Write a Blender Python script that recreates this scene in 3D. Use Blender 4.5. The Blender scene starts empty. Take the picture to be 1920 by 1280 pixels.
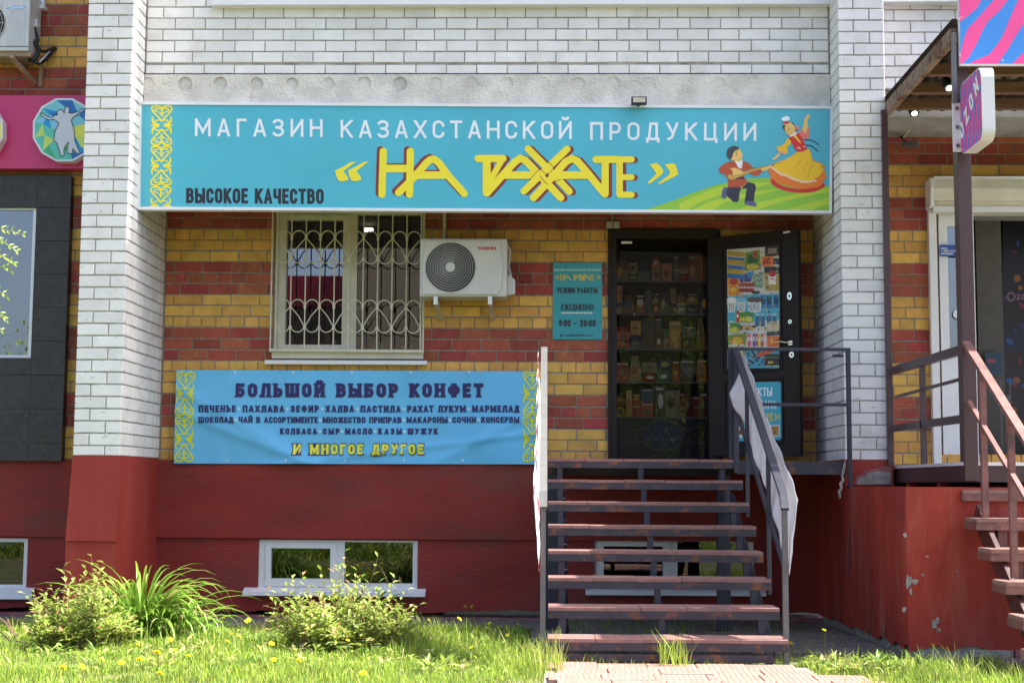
import bpy, math, random
from mathutils import Vector, Matrix
random.seed(7)
R_ = math.radians
sc = bpy.context.scene
COL = sc.collection
# ------------------------------------------------------------------ camera
F, YAW, PITCH, ROLL = 2740.0, R_(-1.33), R_(5.58), R_(0.35)
CAM = Vector((0.0, -11.8, 1.3))
cy_, sy_, cp_, sp_ = math.cos(YAW), math.sin(YAW), math.cos(PITCH), math.sin(PITCH)
FWD = Vector((sy_*cp_, cy_*cp_, sp_)); _r = Vector((cy_, -sy_, 0)); _u = _r.cross(FWD)
RIGHT = _r*math.cos(ROLL) + _u*math.sin(ROLL); UP = -_r*math.sin(ROLL) + _u*math.cos(ROLL)
cam_d = bpy.data.cameras.new('camera'); cam = bpy.data.objects.new('camera', cam_d); COL.objects.link(cam)
cam_d.sensor_width = 36; cam_d.lens = F/1920*36; cam_d.clip_start = 0.1; cam_d.clip_end = 2000
cam.matrix_world = Matrix(((RIGHT.x, UP.x, -FWD.x, CAM.x), (RIGHT.y, UP.y, -FWD.y, CAM.y), (RIGHT.z, UP.z, -FWD.z, CAM.z), (0, 0, 0, 1)))
sc.camera = cam
# ------------------------------------------------------------------ light
SUN_EL, SUN_AZ = R_(56), R_(3.0)            # azimuth measured from +X towards +Y
sun_dir = Vector((math.cos(SUN_EL)*math.cos(SUN_AZ), math.cos(SUN_EL)*math.sin(SUN_AZ), math.sin(SUN_EL)))
world = bpy.data.worlds.new('World'); sc.world = world; world.use_nodes = True
wn = world.node_tree.nodes; wl = world.node_tree.links
sky = wn.new('ShaderNodeTexSky'); sky.sky_type = 'NISHITA'; sky.sun_disc = False
sky.sun_elevation = SUN_EL; sky.sun_rotation = math.pi/2 - SUN_AZ
sky.air_density = 0.72; sky.dust_density = 3.8; sky.ozone_density = 0.5
wl.new(sky.outputs[0], wn['Background'].inputs[0]); wn['Background'].inputs[1].default_value = 0.15
sun_d = bpy.data.lights.new('sun', 'SUN'); sun_d.energy = 5.0; sun_d.angle = R_(0.55); sun_d.color = (1.0, 0.94, 0.84)
sun = bpy.data.objects.new('sun', sun_d); COL.objects.link(sun); sun.location = (8, 0, 30)
sun.rotation_euler = sun_dir.to_track_quat('Z', 'Y').to_euler()
vs = sc.view_settings; vs.view_transform = 'Standard'; vs.look = 'None'; vs.exposure = 1.74; vs.gamma = 1; vs.use_curve_mapping = False
sc.cycles.max_bounces = 8; sc.cycles.transparent_max_bounces = 12
sc.cycles.caustics_reflective = False; sc.cycles.caustics_refractive = False

# ------------------------------------------------------------------ geometry helpers
def ray(px, py): return FWD*F + RIGHT*(px-960) + UP*(640-py)
def P(px, py, Y):
    d = ray(px, py); return CAM + d*((Y-CAM.y)/d.y)
def PX(px, py, X):
    d = ray(px, py); return CAM + d*((X-CAM.x)/d.x)
def PP(px, py, p0, n):
    d = ray(px, py); return CAM + d*((p0-CAM).dot(n)/d.dot(n))
def rect(x0, y0, x1, y1, Y):
    mx, my = (x0+x1)/2, (y0+y1)/2
    return P(x0, my, Y).x, P(x1, my, Y).x, P(mx, y1, Y).z, P(mx, y0, Y).z    # X0,X1,Z0,Z1
def lin(h):
    h = h.lstrip('#'); o = []
    for i in (0, 2, 4):
        c = int(h[i:i+2], 16)/255; o.append(c/12.92 if c <= .04045 else ((c+.055)/1.055)**2.4)
    return tuple(o)

class MB:
    def __init__(s): s.v = []; s.f = []; s.m = []; s.mats = []
    def mi(s, mat):
        if mat not in s.mats: s.mats.append(mat)
        return s.mats.index(mat)
    def add(s, vs_, fs, mat):
        b = len(s.v); k = s.mi(mat); s.v += [tuple(v) for v in vs_]
        for f in fs: s.f.append(tuple(i+b for i in f)); s.m.append(k)
    def poly(s, pts, mat): s.add(pts, [tuple(range(len(pts)))], mat)
    def box(s, x0, x1, y0, y1, z0, z1, mat, M=None):
        v = [Vector(p) for p in ((x0,y0,z0),(x1,y0,z0),(x1,y1,z0),(x0,y1,z0),(x0,y0,z1),(x1,y0,z1),(x1,y1,z1),(x0,y1,z1))]
        if M: v = [M @ p for p in v]
        s.add(v, [(0,3,2,1),(4,5,6,7),(0,1,5,4),(1,2,6,5),(2,3,7,6),(3,0,4,7)], mat)
    def bar(s, a, b, w, h, mat, side=None):
        a, b = Vector(a), Vector(b); d = (b-a).normalized()
        side = Vector(side) if side else (Vector((0,0,1)).cross(d) if abs(d.z) < .95 else Vector((1,0,0)))
        side = (side - d*side.dot(d)).normalized(); up = d.cross(side)
        o = [side*(w/2)*i + up*(h/2)*j for i, j in ((-1,-1),(1,-1),(1,1),(-1,1))]
        s.add([a+p for p in o]+[b+p for p in o], [(3,2,1,0),(4,5,6,7),(0,1,5,4),(1,2,6,5),(2,3,7,6),(3,0,4,7)], mat)
    def tube(s, pts, r, mat, n=8, close=False, taper=None):
        pts = [Vector(p) for p in pts]; b = len(s.v); k = s.mi(mat); N = len(pts); prev = None
        for i, p in enumerate(pts):
            if close: d = pts[(i+1) % N]-pts[i-1]
            else: d = pts[min(i+1, N-1)]-pts[max(i-1, 0)]
            d.normalize()
            if prev is None:
                q = Vector((0,0,1)) if abs(d.z) < .9 else Vector((1,0,0)); u = d.cross(q).normalized()
            else: u = (prev - d*prev.dot(d)).normalized()
            prev = u; w = d.cross(u); rr = r*(taper[i] if taper else 1)
            for j in range(n):
                a = 2*math.pi*j/n; s.v.append(tuple(p + (u*math.cos(a)+w*math.sin(a))*rr))
        for i in range(N if close else N-1):
            for j in range(n):
                c = ((i+1) % N)
                s.f.append((b+i*n+j, b+i*n+(j+1)%n, b+c*n+(j+1)%n, b+c*n+j)); s.m.append(k)
        if not close:
            s.f.append(tuple(b+j for j in reversed(range(n)))); s.f.append(tuple(b+(N-1)*n+j for j in range(n))); s.m += [k, k]
    def prism(s, pts, off, mat, mat2=None):
        off = Vector(off); n = len(pts); b = len(s.v); s.v += [tuple(p) for p in pts]+[tuple(Vector(p)+off) for p in pts]
        k = s.mi(mat); k2 = s.mi(mat2 or mat)
        s.f.append(tuple(range(b, b+n))); s.m.append(k); s.f.append(tuple(range(b+2*n-1, b+n-1, -1))); s.m.append(k2)
        for i in range(n): s.f.append((b+i, b+n+i, b+n+(i+1)%n, b+(i+1)%n)); s.m.append(k2)
    def build(s, name, parent=None, smooth=False, bevel=0, kind=None):
        me = bpy.data.meshes.new(name); me.from_pydata(s.v, [], s.f)
        for m in s.mats: me.materials.append(m)
        me.polygons.foreach_set('material_index', s.m)
        if smooth: me.polygons.foreach_set('use_smooth', [True]*len(me.polygons))
        me.update(); o = bpy.data.objects.new(name, me); COL.objects.link(o)
        if parent is not None: adopt(o, parent)
        if bevel:
            b = o.modifiers.new('bevel', 'BEVEL'); b.width = bevel; b.segments = 2; b.limit_method = 'ANGLE'; b.angle_limit = R_(40)
        if kind: o['kind'] = kind
        return o
ROOTS = {}
def adopt(o, parent):
    o.parent = parent; o.matrix_parent_inverse = Matrix.Translation(-ROOTS.get(parent.name, Vector((0,0,0))))
def thing(name, label, cat, loc=(0,0,0), group=None):
    o = bpy.data.objects.new(name, None); COL.objects.link(o); o.location = loc; o.empty_display_size = .1
    o['label'] = label; o['category'] = cat
    if group: o['group'] = group
    ROOTS[o.name] = Vector(loc); return o
def tag(o, label, cat, group=None):
    o['label'] = label; o['category'] = cat
    if group: o['group'] = group
    return o
ORD = ['first','second','third','fourth','fifth','sixth','seventh','eighth','ninth','tenth','eleventh','twelfth','thirteenth','fourteenth','fifteenth','sixteenth','seventeenth','eighteenth','nineteenth','twentieth']
def one(mb, name, label, cat, group=None, **k): return tag(mb.build(name, **k), label, cat, group)

# ------------------------------------------------------------------ materials
def mat(name, col, rough=.6, var=.12, scale=8, bump=0, bscale=60, metal=0, rnd=0, col2=None, c2scale=3, c2lo=.5, c2hi=.62, spec=.5, stretch=None, trans=0):
    m = bpy.data.materials.new(name); m.use_nodes = True; nt = m.node_tree; N, L = nt.nodes, nt.links
    b = N['Principled BSDF']; b.inputs['Roughness'].default_value = rough; b.inputs['Metallic'].default_value = metal
    b.inputs['Specular IOR Level'].default_value = spec
    if isinstance(col, str): col = lin(col)
    tc = N.new('ShaderNodeNewGeometry'); src = tc.outputs['Position']
    if stretch:
        mp = N.new('ShaderNodeMapping'); mp.inputs['Scale'].default_value = stretch; L.new(src, mp.inputs[0]); src = mp.outputs[0]
    out = None
    n = N.new('ShaderNodeTexNoise'); n.inputs['Scale'].default_value = scale; n.inputs['Detail'].default_value = 6; L.new(src, n.inputs['Vector'])
    mr = N.new('ShaderNodeMapRange'); mr.inputs['To Min'].default_value = 1-var; mr.inputs['To Max'].default_value = 1+var
    mr.inputs['From Min'].default_value = .3; mr.inputs['From Max'].default_value = .7; L.new(n.outputs['Fac'], mr.inputs['Value'])
    mul = N.new('ShaderNodeMix'); mul.data_type = 'RGBA'; mul.blend_type = 'MULTIPLY'; mul.inputs[0].default_value = 1
    base = N.new('ShaderNodeRGB'); base.outputs[0].default_value = (*col, 1); cs = base.outputs[0]
    if col2 is not None:
        if isinstance(col2, str): col2 = lin(col2)
        n2 = N.new('ShaderNodeTexNoise'); n2.inputs['Scale'].default_value = c2scale; n2.inputs['Detail'].default_value = 8; n2.inputs['Roughness'].default_value = .65; L.new(src, n2.inputs['Vector'])
        m2 = N.new('ShaderNodeMapRange'); m2.inputs['From Min'].default_value = c2lo; m2.inputs['From Max'].default_value = c2hi; L.new(n2.outputs['Fac'], m2.inputs['Value'])
        mx = N.new('ShaderNodeMix'); mx.data_type = 'RGBA'; mx.inputs[7].default_value = (*col2, 1)
        L.new(m2.outputs[0], mx.inputs[0]); L.new(cs, mx.inputs[6]); cs = mx.outputs[2]
    L.new(cs, mul.inputs[6]); L.new(mr.outputs[0], mul.inputs[7]); cs = mul.outputs[2]
    if rnd:
        oi = N.new('ShaderNodeObjectInfo'); ge = N.new('ShaderNodeNewGeometry')
        ad = N.new('ShaderNodeMath'); ad.operation = 'ADD'; L.new(oi.outputs['Random'], ad.inputs[0]); L.new(ge.outputs['Random Per Island'], ad.inputs[1])
        fr = N.new('ShaderNodeMath'); fr.operation = 'FRACT'; L.new(ad.outputs[0], fr.inputs[0])
        m3 = N.new('ShaderNodeMapRange'); m3.inputs['To Min'].default_value = 1-rnd; m3.inputs['To Max'].default_value = 1+rnd*.8; L.new(fr.outputs[0], m3.inputs['Value'])
        f2 = N.new('ShaderNodeMath'); f2.operation = 'MULTIPLY'; f2.inputs[1].default_value = 7.31; L.new(fr.outputs[0], f2.inputs[0])
        f3 = N.new('ShaderNodeMath'); f3.operation = 'FRACT'; L.new(f2.outputs[0], f3.inputs[0])
        m4 = N.new('ShaderNodeMapRange'); m4.inputs['To Min'].default_value = .5-rnd*.06; m4.inputs['To Max'].default_value = .5+rnd*.06; L.new(f3.outputs[0], m4.inputs['Value'])
        hs = N.new('ShaderNodeHueSaturation'); L.new(m3.outputs[0], hs.inputs['Value']); L.new(m4.outputs[0], hs.inputs['Hue']); L.new(cs, hs.inputs['Color']); cs = hs.outputs[0]
    L.new(cs, b.inputs['Base Color'])
    if bump:
        nb = N.new('ShaderNodeTexNoise'); nb.inputs['Scale'].default_value = bscale; nb.inputs['Detail'].default_value = 5; L.new(src, nb.inputs['Vector'])
        bp = N.new('ShaderNodeBump'); bp.inputs['Strength'].default_value = bump; bp.inputs['Distance'].default_value = .01; L.new(nb.outputs['Fac'], bp.inputs['Height']); L.new(bp.outputs[0], b.inputs['Normal'])
    if trans:
        tr = N.new('ShaderNodeBsdfTranslucent'); L.new(cs, tr.inputs['Color']); ms = N.new('ShaderNodeMixShader'); ms.inputs[0].default_value = trans
        L.new(b.outputs[0], ms.inputs[1]); L.new(tr.outputs[0], ms.inputs[2]); L.new(ms.outputs[0], N['Material Output'].inputs[0])
    return m
def glass(name, tint=(.8,.85,.85), refl=1.9):
    m = bpy.data.materials.new(name); m.use_nodes = True; N, L = m.node_tree.nodes, m.node_tree.links
    N.remove(N['Principled BSDF']); t = N.new('ShaderNodeBsdfTransparent'); t.inputs[0].default_value = (*tint, 1)
    g = N.new('ShaderNodeBsdfGlossy'); g.inputs['Roughness'].default_value = .01; g.inputs[0].default_value = (.95,.97,1,1)
    fr = N.new('ShaderNodeFresnel'); fr.inputs[0].default_value = refl; mx = N.new('ShaderNodeMixShader')
    L.new(fr.outputs[0], mx.inputs[0]); L.new(t.outputs[0], mx.inputs[1]); L.new(g.outputs[0], mx.inputs[2]); L.new(mx.outputs[0], N['Material Output'].inputs[0]); return m
def emis(name, col, st):
    m = bpy.data.materials.new(name); m.use_nodes = True; b = m.node_tree.nodes['Principled BSDF']
    b.inputs['Emission Color'].default_value = (*col, 1); b.inputs['Emission Strength'].default_value = st; return m
_inks = {}
def ink(h, rough=.42):
    if h not in _inks: _inks[h] = mat('ink_'+h, h, rough, var=.03, scale=3)
    return _inks[h]

M_white = mat('white_brick', (.76,.75,.735), .78, .07, 5, .4, 70, rnd=.07, col2=(.60,.57,.52), c2scale=3.2, c2lo=.56, c2hi=.80)
M_red = mat('red_brick', (.33,.070,.040), .8, .16, 9, .5, 70, rnd=.22, col2=(.40,.16,.11), c2scale=18, c2lo=.6, c2hi=.75)
M_yel = mat('yellow_brick', (.66,.37,.085), .8, .14, 9, .5, 70, rnd=.17, col2=(.40,.22,.08), c2scale=22, c2lo=.62, c2hi=.78)
M_mort = mat('grey_mortar', (.34,.32,.28), .95, .35, 9, .8, 60)
M_mortd = mat('dark_mortar', (.27,.24,.20), .95, .3, 25, .6, 80)
M_conc = mat('weathered_concrete', (.60,.58,.53), .95, .18, 5, .9, 45, col2=(.40,.37,.32), c2scale=11, c2lo=.58, c2hi=.8)
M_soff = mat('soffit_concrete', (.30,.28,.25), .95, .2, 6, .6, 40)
M_plinth = mat('red_plaster_paint', (.235,.019,.013), .7, .16, 2.6, .6, 45, col2=(.14,.036,.028), c2scale=1.7, c2lo=.50, c2hi=.74, stretch=(.55,.55,1.5))
M_plf = mat('lit_red_paint', (.30,.027,.018), .72, .14, 3, .4, 40, col2=(.27,.042,.028), c2scale=3, c2lo=.48, c2hi=.72, stretch=(1,1,.35))  # plinth red with the stronger light on the pillars put into its colour
M_blk = mat('weathered_orange_red_paint', (.33,.034,.019), .75, .24, 3.5, .6, 40, col2=(.40,.13,.095), c2scale=4, c2lo=.52, c2hi=.8, stretch=(1,1,.22))
M_pink = mat('old_pink_plaster', (.32,.12,.12), .9, .2, 8, .8, 40)
M_barec = mat('bare_cement', (.33,.31,.28), .95, .3, 20, .8, 60)
M_pvc = mat('white_plastic', (.72,.72,.72), .35, .03, 4)
M_pvcd = mat('aged_cream_plastic', (.60,.56,.45), .5, .08, 6)
M_cream = mat('cream_paint_steel', (.62,.57,.44), .45, .08, 30)
M_alu = mat('white_coated_metal', (.74,.75,.78), .4, .03, 6)
M_gas = mat('rubber_seal', (.02,.02,.02), .6)
M_glass = glass('window_glass', refl=2.5)
M_glassd = glass('door_glass', (.55,.55,.55), 1.36)
M_glassb = glass('basement_glass', (.7,.75,.75), 1.75)
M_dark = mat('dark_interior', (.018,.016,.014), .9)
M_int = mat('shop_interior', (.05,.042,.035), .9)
M_steel = mat('blue_grey_painted_steel', (.027,.028,.045), .45, .25, 9, .3, 50, col2=(.17,.06,.025), c2scale=7, c2lo=.53, c2hi=.66)
M_steelc = mat('clean_blue_grey_steel', (.027,.029,.048), .42, .12, 9, .2, 50)
M_steels = mat('satin_grey_steel', (.12,.12,.13), .35, .1, 9)
M_tread = mat('pink_concrete_tile', (.25,.135,.12), .85, .2, 14, .5, 80, col2=(.19,.125,.115), c2scale=7)
M_path = mat('pale_pink_paving', (.27,.15,.125), .9, .14, 10, .4, 80, rnd=.10)
M_door = mat('dark_brown_leather_steel', (.013,.008,.006), .5, .2, 30, .4, 160, spec=.3)
M_chrome = mat('brushed_chrome', (.65,.62,.52), .22, .05, 20, metal=1)
M_maroon = mat('maroon_painted_steel', (.065,.030,.032), .38, .1, 8, .15, 40)
M_maroonf = mat('pale_maroon_paint', (.20,.085,.075), .5, .15, 8, .3, 50, col2=(.10,.05,.05), c2scale=6)  # paler maroon with darker blotches
M_rust = mat('rusty_beam', (.27,.19,.14), .8, .25, 12, .5, 60, col2=(.12,.05,.025), c2scale=7, c2lo=.48, c2hi=.6)
M_wood = mat('old_brown_timber', (.16,.08,.045), .8, .3, 6, .4, 50, stretch=(.4,6,6))
M_sheet = mat('corrugated_sheet', (.05,.035,.03), .7, .2, 8)
M_tile = mat('black_slate_tile', (.034,.030,.029), .5, .25, 16, .9, 28, rnd=.08)
M_cloth = mat('white_banner_cloth', (.74,.74,.78), .55, .04, 4, trans=.25)
M_gnd = mat('soil_and_turf', (.075,.095,.028), .95, .4, 12, .8, 40, col2=(.15,.11,.07), c2scale=4)
M_blind = mat('grey_blind_area_concrete', (.17,.155,.15), .95, .25, 6, .8, 40, col2=(.11,.105,.095), c2scale=7)
M_asph = mat('asphalt', (.06,.06,.06), .95, .2, 5, .5, 60)
M_black = mat('black_plastic', (.012,.012,.014), .4)
M_grate = mat('grey_wire', (.50,.48,.43), .4)

# ------------------------------------------------------------------ flat print (lettering, emblems)
def strip(pts, t, clip=None, sq=True):
    """offset a polyline to quads, square ends, mitred joints"""
    n = len(pts); closed = n > 2 and abs(pts[0][0]-pts[-1][0]) < 1e-6 and abs(pts[0][1]-pts[-1][1]) < 1e-6
    P2 = [Vector(p) for p in pts]
    if not closed and sq:
        d = (P2[1]-P2[0]).normalized(); P2[0] = P2[0]-d*t/2; d = (P2[-1]-P2[-2]).normalized(); P2[-1] = P2[-1]+d*t/2
    L_, R2 = [], []
    for i in range(n):
        if closed: a, b, c = P2[i-1] if i else P2[-2], P2[i], P2[i+1] if i < n-1 else P2[1]
        else: a, b, c = P2[max(i-1, 0)], P2[i], P2[min(i+1, n-1)]
        d1 = (b-a).normalized() if (b-a).length > 1e-9 else (c-b).normalized(); d2 = (c-b).normalized() if (c-b).length > 1e-9 else d1
        m = (d1+d2); m = m.normalized() if m.length > .05 else d1; nn = Vector((-m.y, m.x)); k = max(.3, nn.dot(Vector((-d1.y, d1.x))))
        L_.append(b+nn*t/2/k); R2.append(b-nn*t/2/k)
    out = []
    for i in range(n-1):
        q = [L_[i], R2[i], R2[i+1], L_[i+1]]
        if clip:
            for ax, lim, sg in ((0, clip[0], 1), (0, clip[2], -1), (1, clip[1], 1), (1, clip[3], -1)):
                o = []
                for j in range(len(q)):
                    A, B = q[j-1], q[j]; ia = (A[ax]-lim)*sg >= 0; ib = (B[ax]-lim)*sg >= 0
                    if ia != ib: s_ = (lim-A[ax])/(B[ax]-A[ax]); o.append(A+(B-A)*s_)
                    if ib: o.append(B)
                q = o
                if len(q) < 3: break
        if len(q) >= 3: out.append(q)
    return out
def arc(cx, cy, rx, ry, a0, a1, n=10):
    return [(cx+rx*math.cos(R_(a0+(a1-a0)*i/n)), cy+ry*math.sin(R_(a0+(a1-a0)*i/n))) for i in range(n+1)]
def bowl(y0, y1, x1=1, rx=.42, x0=0, n=8):
    return [(x0, y0)]+arc(x1-rx, (y0+y1)/2, rx, (y1-y0)/2, -90, 90, n)+[(x0, y1)]
_O = arc(.5, .74, .5, .26, 0, 180, 8)+arc(.5, .26, .5, .26, 180, 360, 8)+[(1, .74)]
_C = arc(.5, .74, .5, .26, 5, 180, 8)+arc(.5, .26, .5, .26, 180, 355, 8)
# glyph: (relative width, clipped strokes, free strokes)
GL = {
 'А': (.74, [[(0,-.08),(.5,1.1),(1,-.08)], [(.16,.27),(.84,.27)]], []),
 'Б': (.66, [[(.92,1),(0,1),(0,0)], bowl(0,.56)], []),
 'В': (.68, [[(0,0),(0,1)], bowl(0,.54), bowl(.54,1,.93)], []),
 'Г': (.56, [[(0,0),(0,1),(1,1)]], []),
 'Д': (.76, [[(.15,0),(.3,1),(.85,1),(.85,0)], [(0,0),(1,0)]], [[(0,-.16),(0,0)], [(1,-.16),(1,0)]]),
 'Е': (.58, [[(1,1),(0,1),(0,0),(1,0)], [(0,.52),(.85,.52)]], []),
 'Ж': (.98, [[(.5,0),(.5,1)], [(0,1),(.38,.52),(0,0)], [(1,1),(.62,.52),(1,0)], [(.38,.52),(.62,.52)]], []),
 'З': (.64, [arc(.45,.76,.5,.24,150,-80,8)+[(.3,.53)], [(.3,.53)]+arc(.45,.26,.55,.26,80,-150,8)], []),
 'И': (.72, [[(0,1),(0,0)], [(0,.02),(1,.98)], [(1,0),(1,1)]], []),
 'Й': (.72, [[(0,1),(0,0)], [(0,.02),(1,.98)], [(1,0),(1,1)]], [arc(.5,1.34,.26,.13,200,340,5)]),
 'К': (.70, [[(0,0),(0,1)], [(1,1.06),(.12,.48)], [(.3,.6),(1.02,-.06)]], []),
 'Л': (.74, [[(0,0),(.12,.05),(.28,1),(1,1),(1,0)]], []),
 'М': (.88, [[(0,0),(0,1)], [(0,1),(.5,.22),(1,1)], [(1,1),(1,0)]], []),
 'Н': (.72, [[(0,0),(0,1)], [(1,0),(1,1)], [(0,.52),(1,.52)]], []),
 'О': (.68, [_O], []),
 'П': (.72, [[(0,0),(0,1),(1,1),(1,0)]], []),
 'Р': (.64, [[(0,0),(0,1)], bowl(.42,1)], []),
 'С': (.66, [_C], []),
 'Т': (.68, [[(0,1),(1,1)], [(.5,0),(.5,1)]], []),
 'У': (.70, [[(-.05,1.1),(.55,.38)], [(1.02,1.1),(.45,.1),(.12,0)]], []),
 'Ф': (.86, [[(.5,0),(.5,1)], arc(.5,.53,.5,.33,0,360,14)], []),
 'Х': (.74, [[(0,1.05),(1,-.05)], [(1,1.05),(0,-.05)]], []),
 'Ц': (.76, [[(0,1),(0,0),(.86,0),(.86,1)]], [[(1,-.16),(1,0),(.86,0)]]),
 'Ч': (.68, [[(0,1),(0,.5),(.12,.42),(1,.42)], [(1,0),(1,1)]], []),
 'Ш': (.98, [[(0,1),(0,0),(1,0),(1,1)], [(.5,0),(.5,1)]], []),
 'Ы': (.90, [[(0,0),(0,1)], bowl(0,.56,.68,.3), [(1,0),(1,1)]], []),
 'Ь': (.64, [[(0,0),(0,1)], bowl(0,.56)], []),
 'Щ': (1.0, [[(0,1),(0,0),(.9,0),(.9,1)], [(.45,0),(.45,1)]], [[(1,-.16),(1,0),(.9,0)]]),
 'Я': (.64, [[(1,0),(1,1)], [(1,1)]+arc(.4,.72,.4,.28,90,270,8)+[(1,.44)], [(.55,.44),(0,-.05)]], []),
 'A': None, 'S': (.62, [arc(.5,.75,.5,.25,20,260,8)+arc(.5,.25,.5,.25,80,-160,8)], []),
 'I': (.16, [[(.5,0),(.5,1)]], []), 'U': (.7, [[(0,1)]+arc(.5,.3,.5,.3,180,360,8)+[(1,1)]], []),
 'N': (.72, [[(0,0),(0,1)], [(0,1),(1,0)], [(1,0),(1,1)]], []), 'Z': (.66, [[(0,1),(1,1),(0,0),(1,0)]], []),
 'G': (.7, [_C+[(1,.26),(1,.46),(.55,.46)]], []), 'L': (.55, [[(0,1),(0,0),(1,0)]], []), 'D': (.68, [[(0,0),(0,1)], bowl(0,1)], []),
 '0': (.6, [_O], []), '9': (.6, [arc(.5,.7,.5,.3,0,360,12), [(1,.7),(.9,.3),(.4,0)]], []),
 '2': (.6, [arc(.5,.72,.5,.28,170,-20,8)+[(0,0),(1,0)]], []), ':': (.16, [[(.5,.2),(.5,.22)], [(.5,.7),(.5,.72)]], []),
 '-': (.5, [[(.1,.45),(.9,.45)]], []), '.': (.16, [[(.5,0),(.5,.02)]], []), ' ': (.42, [], []),
 '•': (.22, [[(.5,.48),(.5,.56)]], []),
}
for a, b in (('A','А'),('T','Т'),('O','О'),('H','Н'),('B','В'),('M','М')): GL[a] = GL[b]
class Print:
    """flat printed shapes written in picture pixels and laid on a surface by mp(px, py, lift)"""
    def __init__(s, mp, split=None): s.mp = mp; s.mb = MB(); s.k = 0; s.base = .0006; s.split = split
    def poly(s, pts, col, lift=0):
        s.k += 1; l = s.base + lift*.0008 + (s.k % 13)*.00003
        s.mb.poly([s.mp(x, y, l) for x, y in reversed(pts)], ink(col) if isinstance(col, str) else col)
    def disc(s, x, y, rx, ry, col, lift=0, n=20, a=0):
        ca, sa = math.cos(R_(a)), math.sin(R_(a)); o = []
        for i in range(n):
            u, v = rx*math.cos(2*math.pi*i/n), ry*math.sin(2*math.pi*i/n); o.append((x+u*ca-v*sa, y+u*sa+v*ca))
        s.poly(o[::-1], col, lift)
    def line(s, pts, t, col, lift=0, round_=False):
        s.k += 1; l = s.base + lift*.0008 + (s.k % 13)*.00003
        m = ink(col) if isinstance(col, str) else col
        for q in strip(pts, t, sq=not round_): s.mb.poly([s.mp(p[0], p[1], l) for p in q], m)
        if round_:
            for e in (pts[0], pts[-1]): s.disc(e[0], e[1], t/2, t/2, col, lift, 14)
    def text(s, txt, x0, x1, yt, yb, t, col, lift=1, slope=0, slab=0, squash=1.0):
        H = yb-yt; w = [GL[c][0]*H*squash for c in txt]; tot = sum(w); n = len(txt)-1
        gap = ((x1-x0)-tot)/max(n, 1)
        if gap < t*.25: k = ((x1-x0)-n*t*.35)/tot; w = [a*k for a in w]; gap = t*.35
        x = x0; m = ink(col) if isinstance(col, str) else col
        for c, cw in zip(txt, w):
            g = GL[c]
            tt = min(t, cw*.45) if c not in 'I:.•' else t
            iw, ih = max(cw-tt, .01), H-tt
            X = lambda u: x+tt/2+u*iw
            Yf = lambda v, xx: -(yb-tt/2-v*ih + slope*(xx-x0))
            for fr, ss in ((0, g[1]), (1, g[2])):
                for st in ss:
                    s.k += 1; l = s.base + lift*.0008 + (s.k % 13)*.00003
                    pts = [(X(u), -(yb-tt/2-v*ih)) for u, v in st]
                    e = cw*.02
                    cl = (x-e if c != '•' else x-t, -yb, x+cw+e if c != '•' else x+cw+t, -yt) if not fr else None
                    for q in strip(pts, tt if not(c in '•') else tt*1.3, cl):
                        s.mb.poly([s.mp(p[0], -p[1]+slope*(p[0]-x0), l) for p in q], m)
                    if slab and c not in 'ОС09З':
                        for (u, v), (u2, v2) in ((st[0], st[1]), (st[-1], st[-2])):
                            if v in (0, 1) and abs(u-u2) < .2:
                                yy = (-yb+slab/2) if v == 0 else (-yt-slab/2)
                                for q in strip([(X(u)-tt*.75, yy), (X(u)+tt*.75, yy)], slab, (x-tt*.3, -yb-1, x+cw+tt*.3, -yt+1), sq=False):
                                    s.mb.poly([s.mp(p[0], -p[1]+slope*(p[0]-x0), l+.00002) for p in q], m)
            x += cw+gap
            if s.split and s.mb.v: s.mb.build('letter', s.split); s.mb = MB()
    def build(s, name, parent): return s.mb.build(name, parent)
def flat(Y): return lambda x, y, l: P(x, y, Y-l)
def plane(p0, n): return lambda x, y, l: PP(x, y, p0+n*l, n)
# ================================================================== SETTING
YR, YU, YS = 1.2, 0.36, 0.27          # recessed wall, upper white wall, sign face
XL0, XL1, XR0, XR1 = -3.83, -3.445, 2.40, 2.775
MZ, Z0 = 0.09948, 5.273
def zr(k): return Z0-k*MZ
def gz(y):
    if y > 1.2: return .1
    if y > -6: return .1+.02*(1.2-y)
    return .244
XV = 14.0; ZT = 12.0
g = MB(); ys = [400, 14, 1.25]+[1.2-.3*i for i in range(25)]+[-8, -14, -20.0]
xs = [-400, -30, -8, -6, -4, -2, 0, 2, 4, 6, 8, 30, 400]
vv = [(x, y, gz(y)+(random.uniform(-.012, .012) if -6 < y < .6 and abs(x) < 9 else 0)) for y in ys for x in xs]; nx = len(xs)
ff = [(j*nx+i, (j+1)*nx+i, (j+1)*nx+i+1, j*nx+i+1) for j in range(len(ys)-1) for i in range(nx-1)]
g.add(vv, ff, M_gnd); g.build('lawn_ground', kind='structure')
g = MB(); g.poly([(-400,-20,.244),(-400,-400,.244),(400,-400,.244),(400,-20,.244)], M_asph); g.build('road', kind='structure')
# blind area round the building
g = MB()
def slab(mb, x0, x1, y0, y1, m, h=.02):
    mb.add([(x0,y0,gz(y0)+h),(x1,y0,gz(y0)+h),(x1,y1,gz(y1)+h),(x0,y1,gz(y1)+h),(x0,y0,gz(y0)-.1),(x1,y0,gz(y0)-.1)], [(0,1,2,3),(4,5,1,0)], m)
slab(g, -9, -.1, .30, 1.3, M_blind); slab(g, -.1, 2.45, -1.75, 1.3, M_blind, .022); slab(g, 2.45, 9, -2.42, -1.8, M_blind, .026)
g.build('blind_area_pavement', kind='structure')

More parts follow.
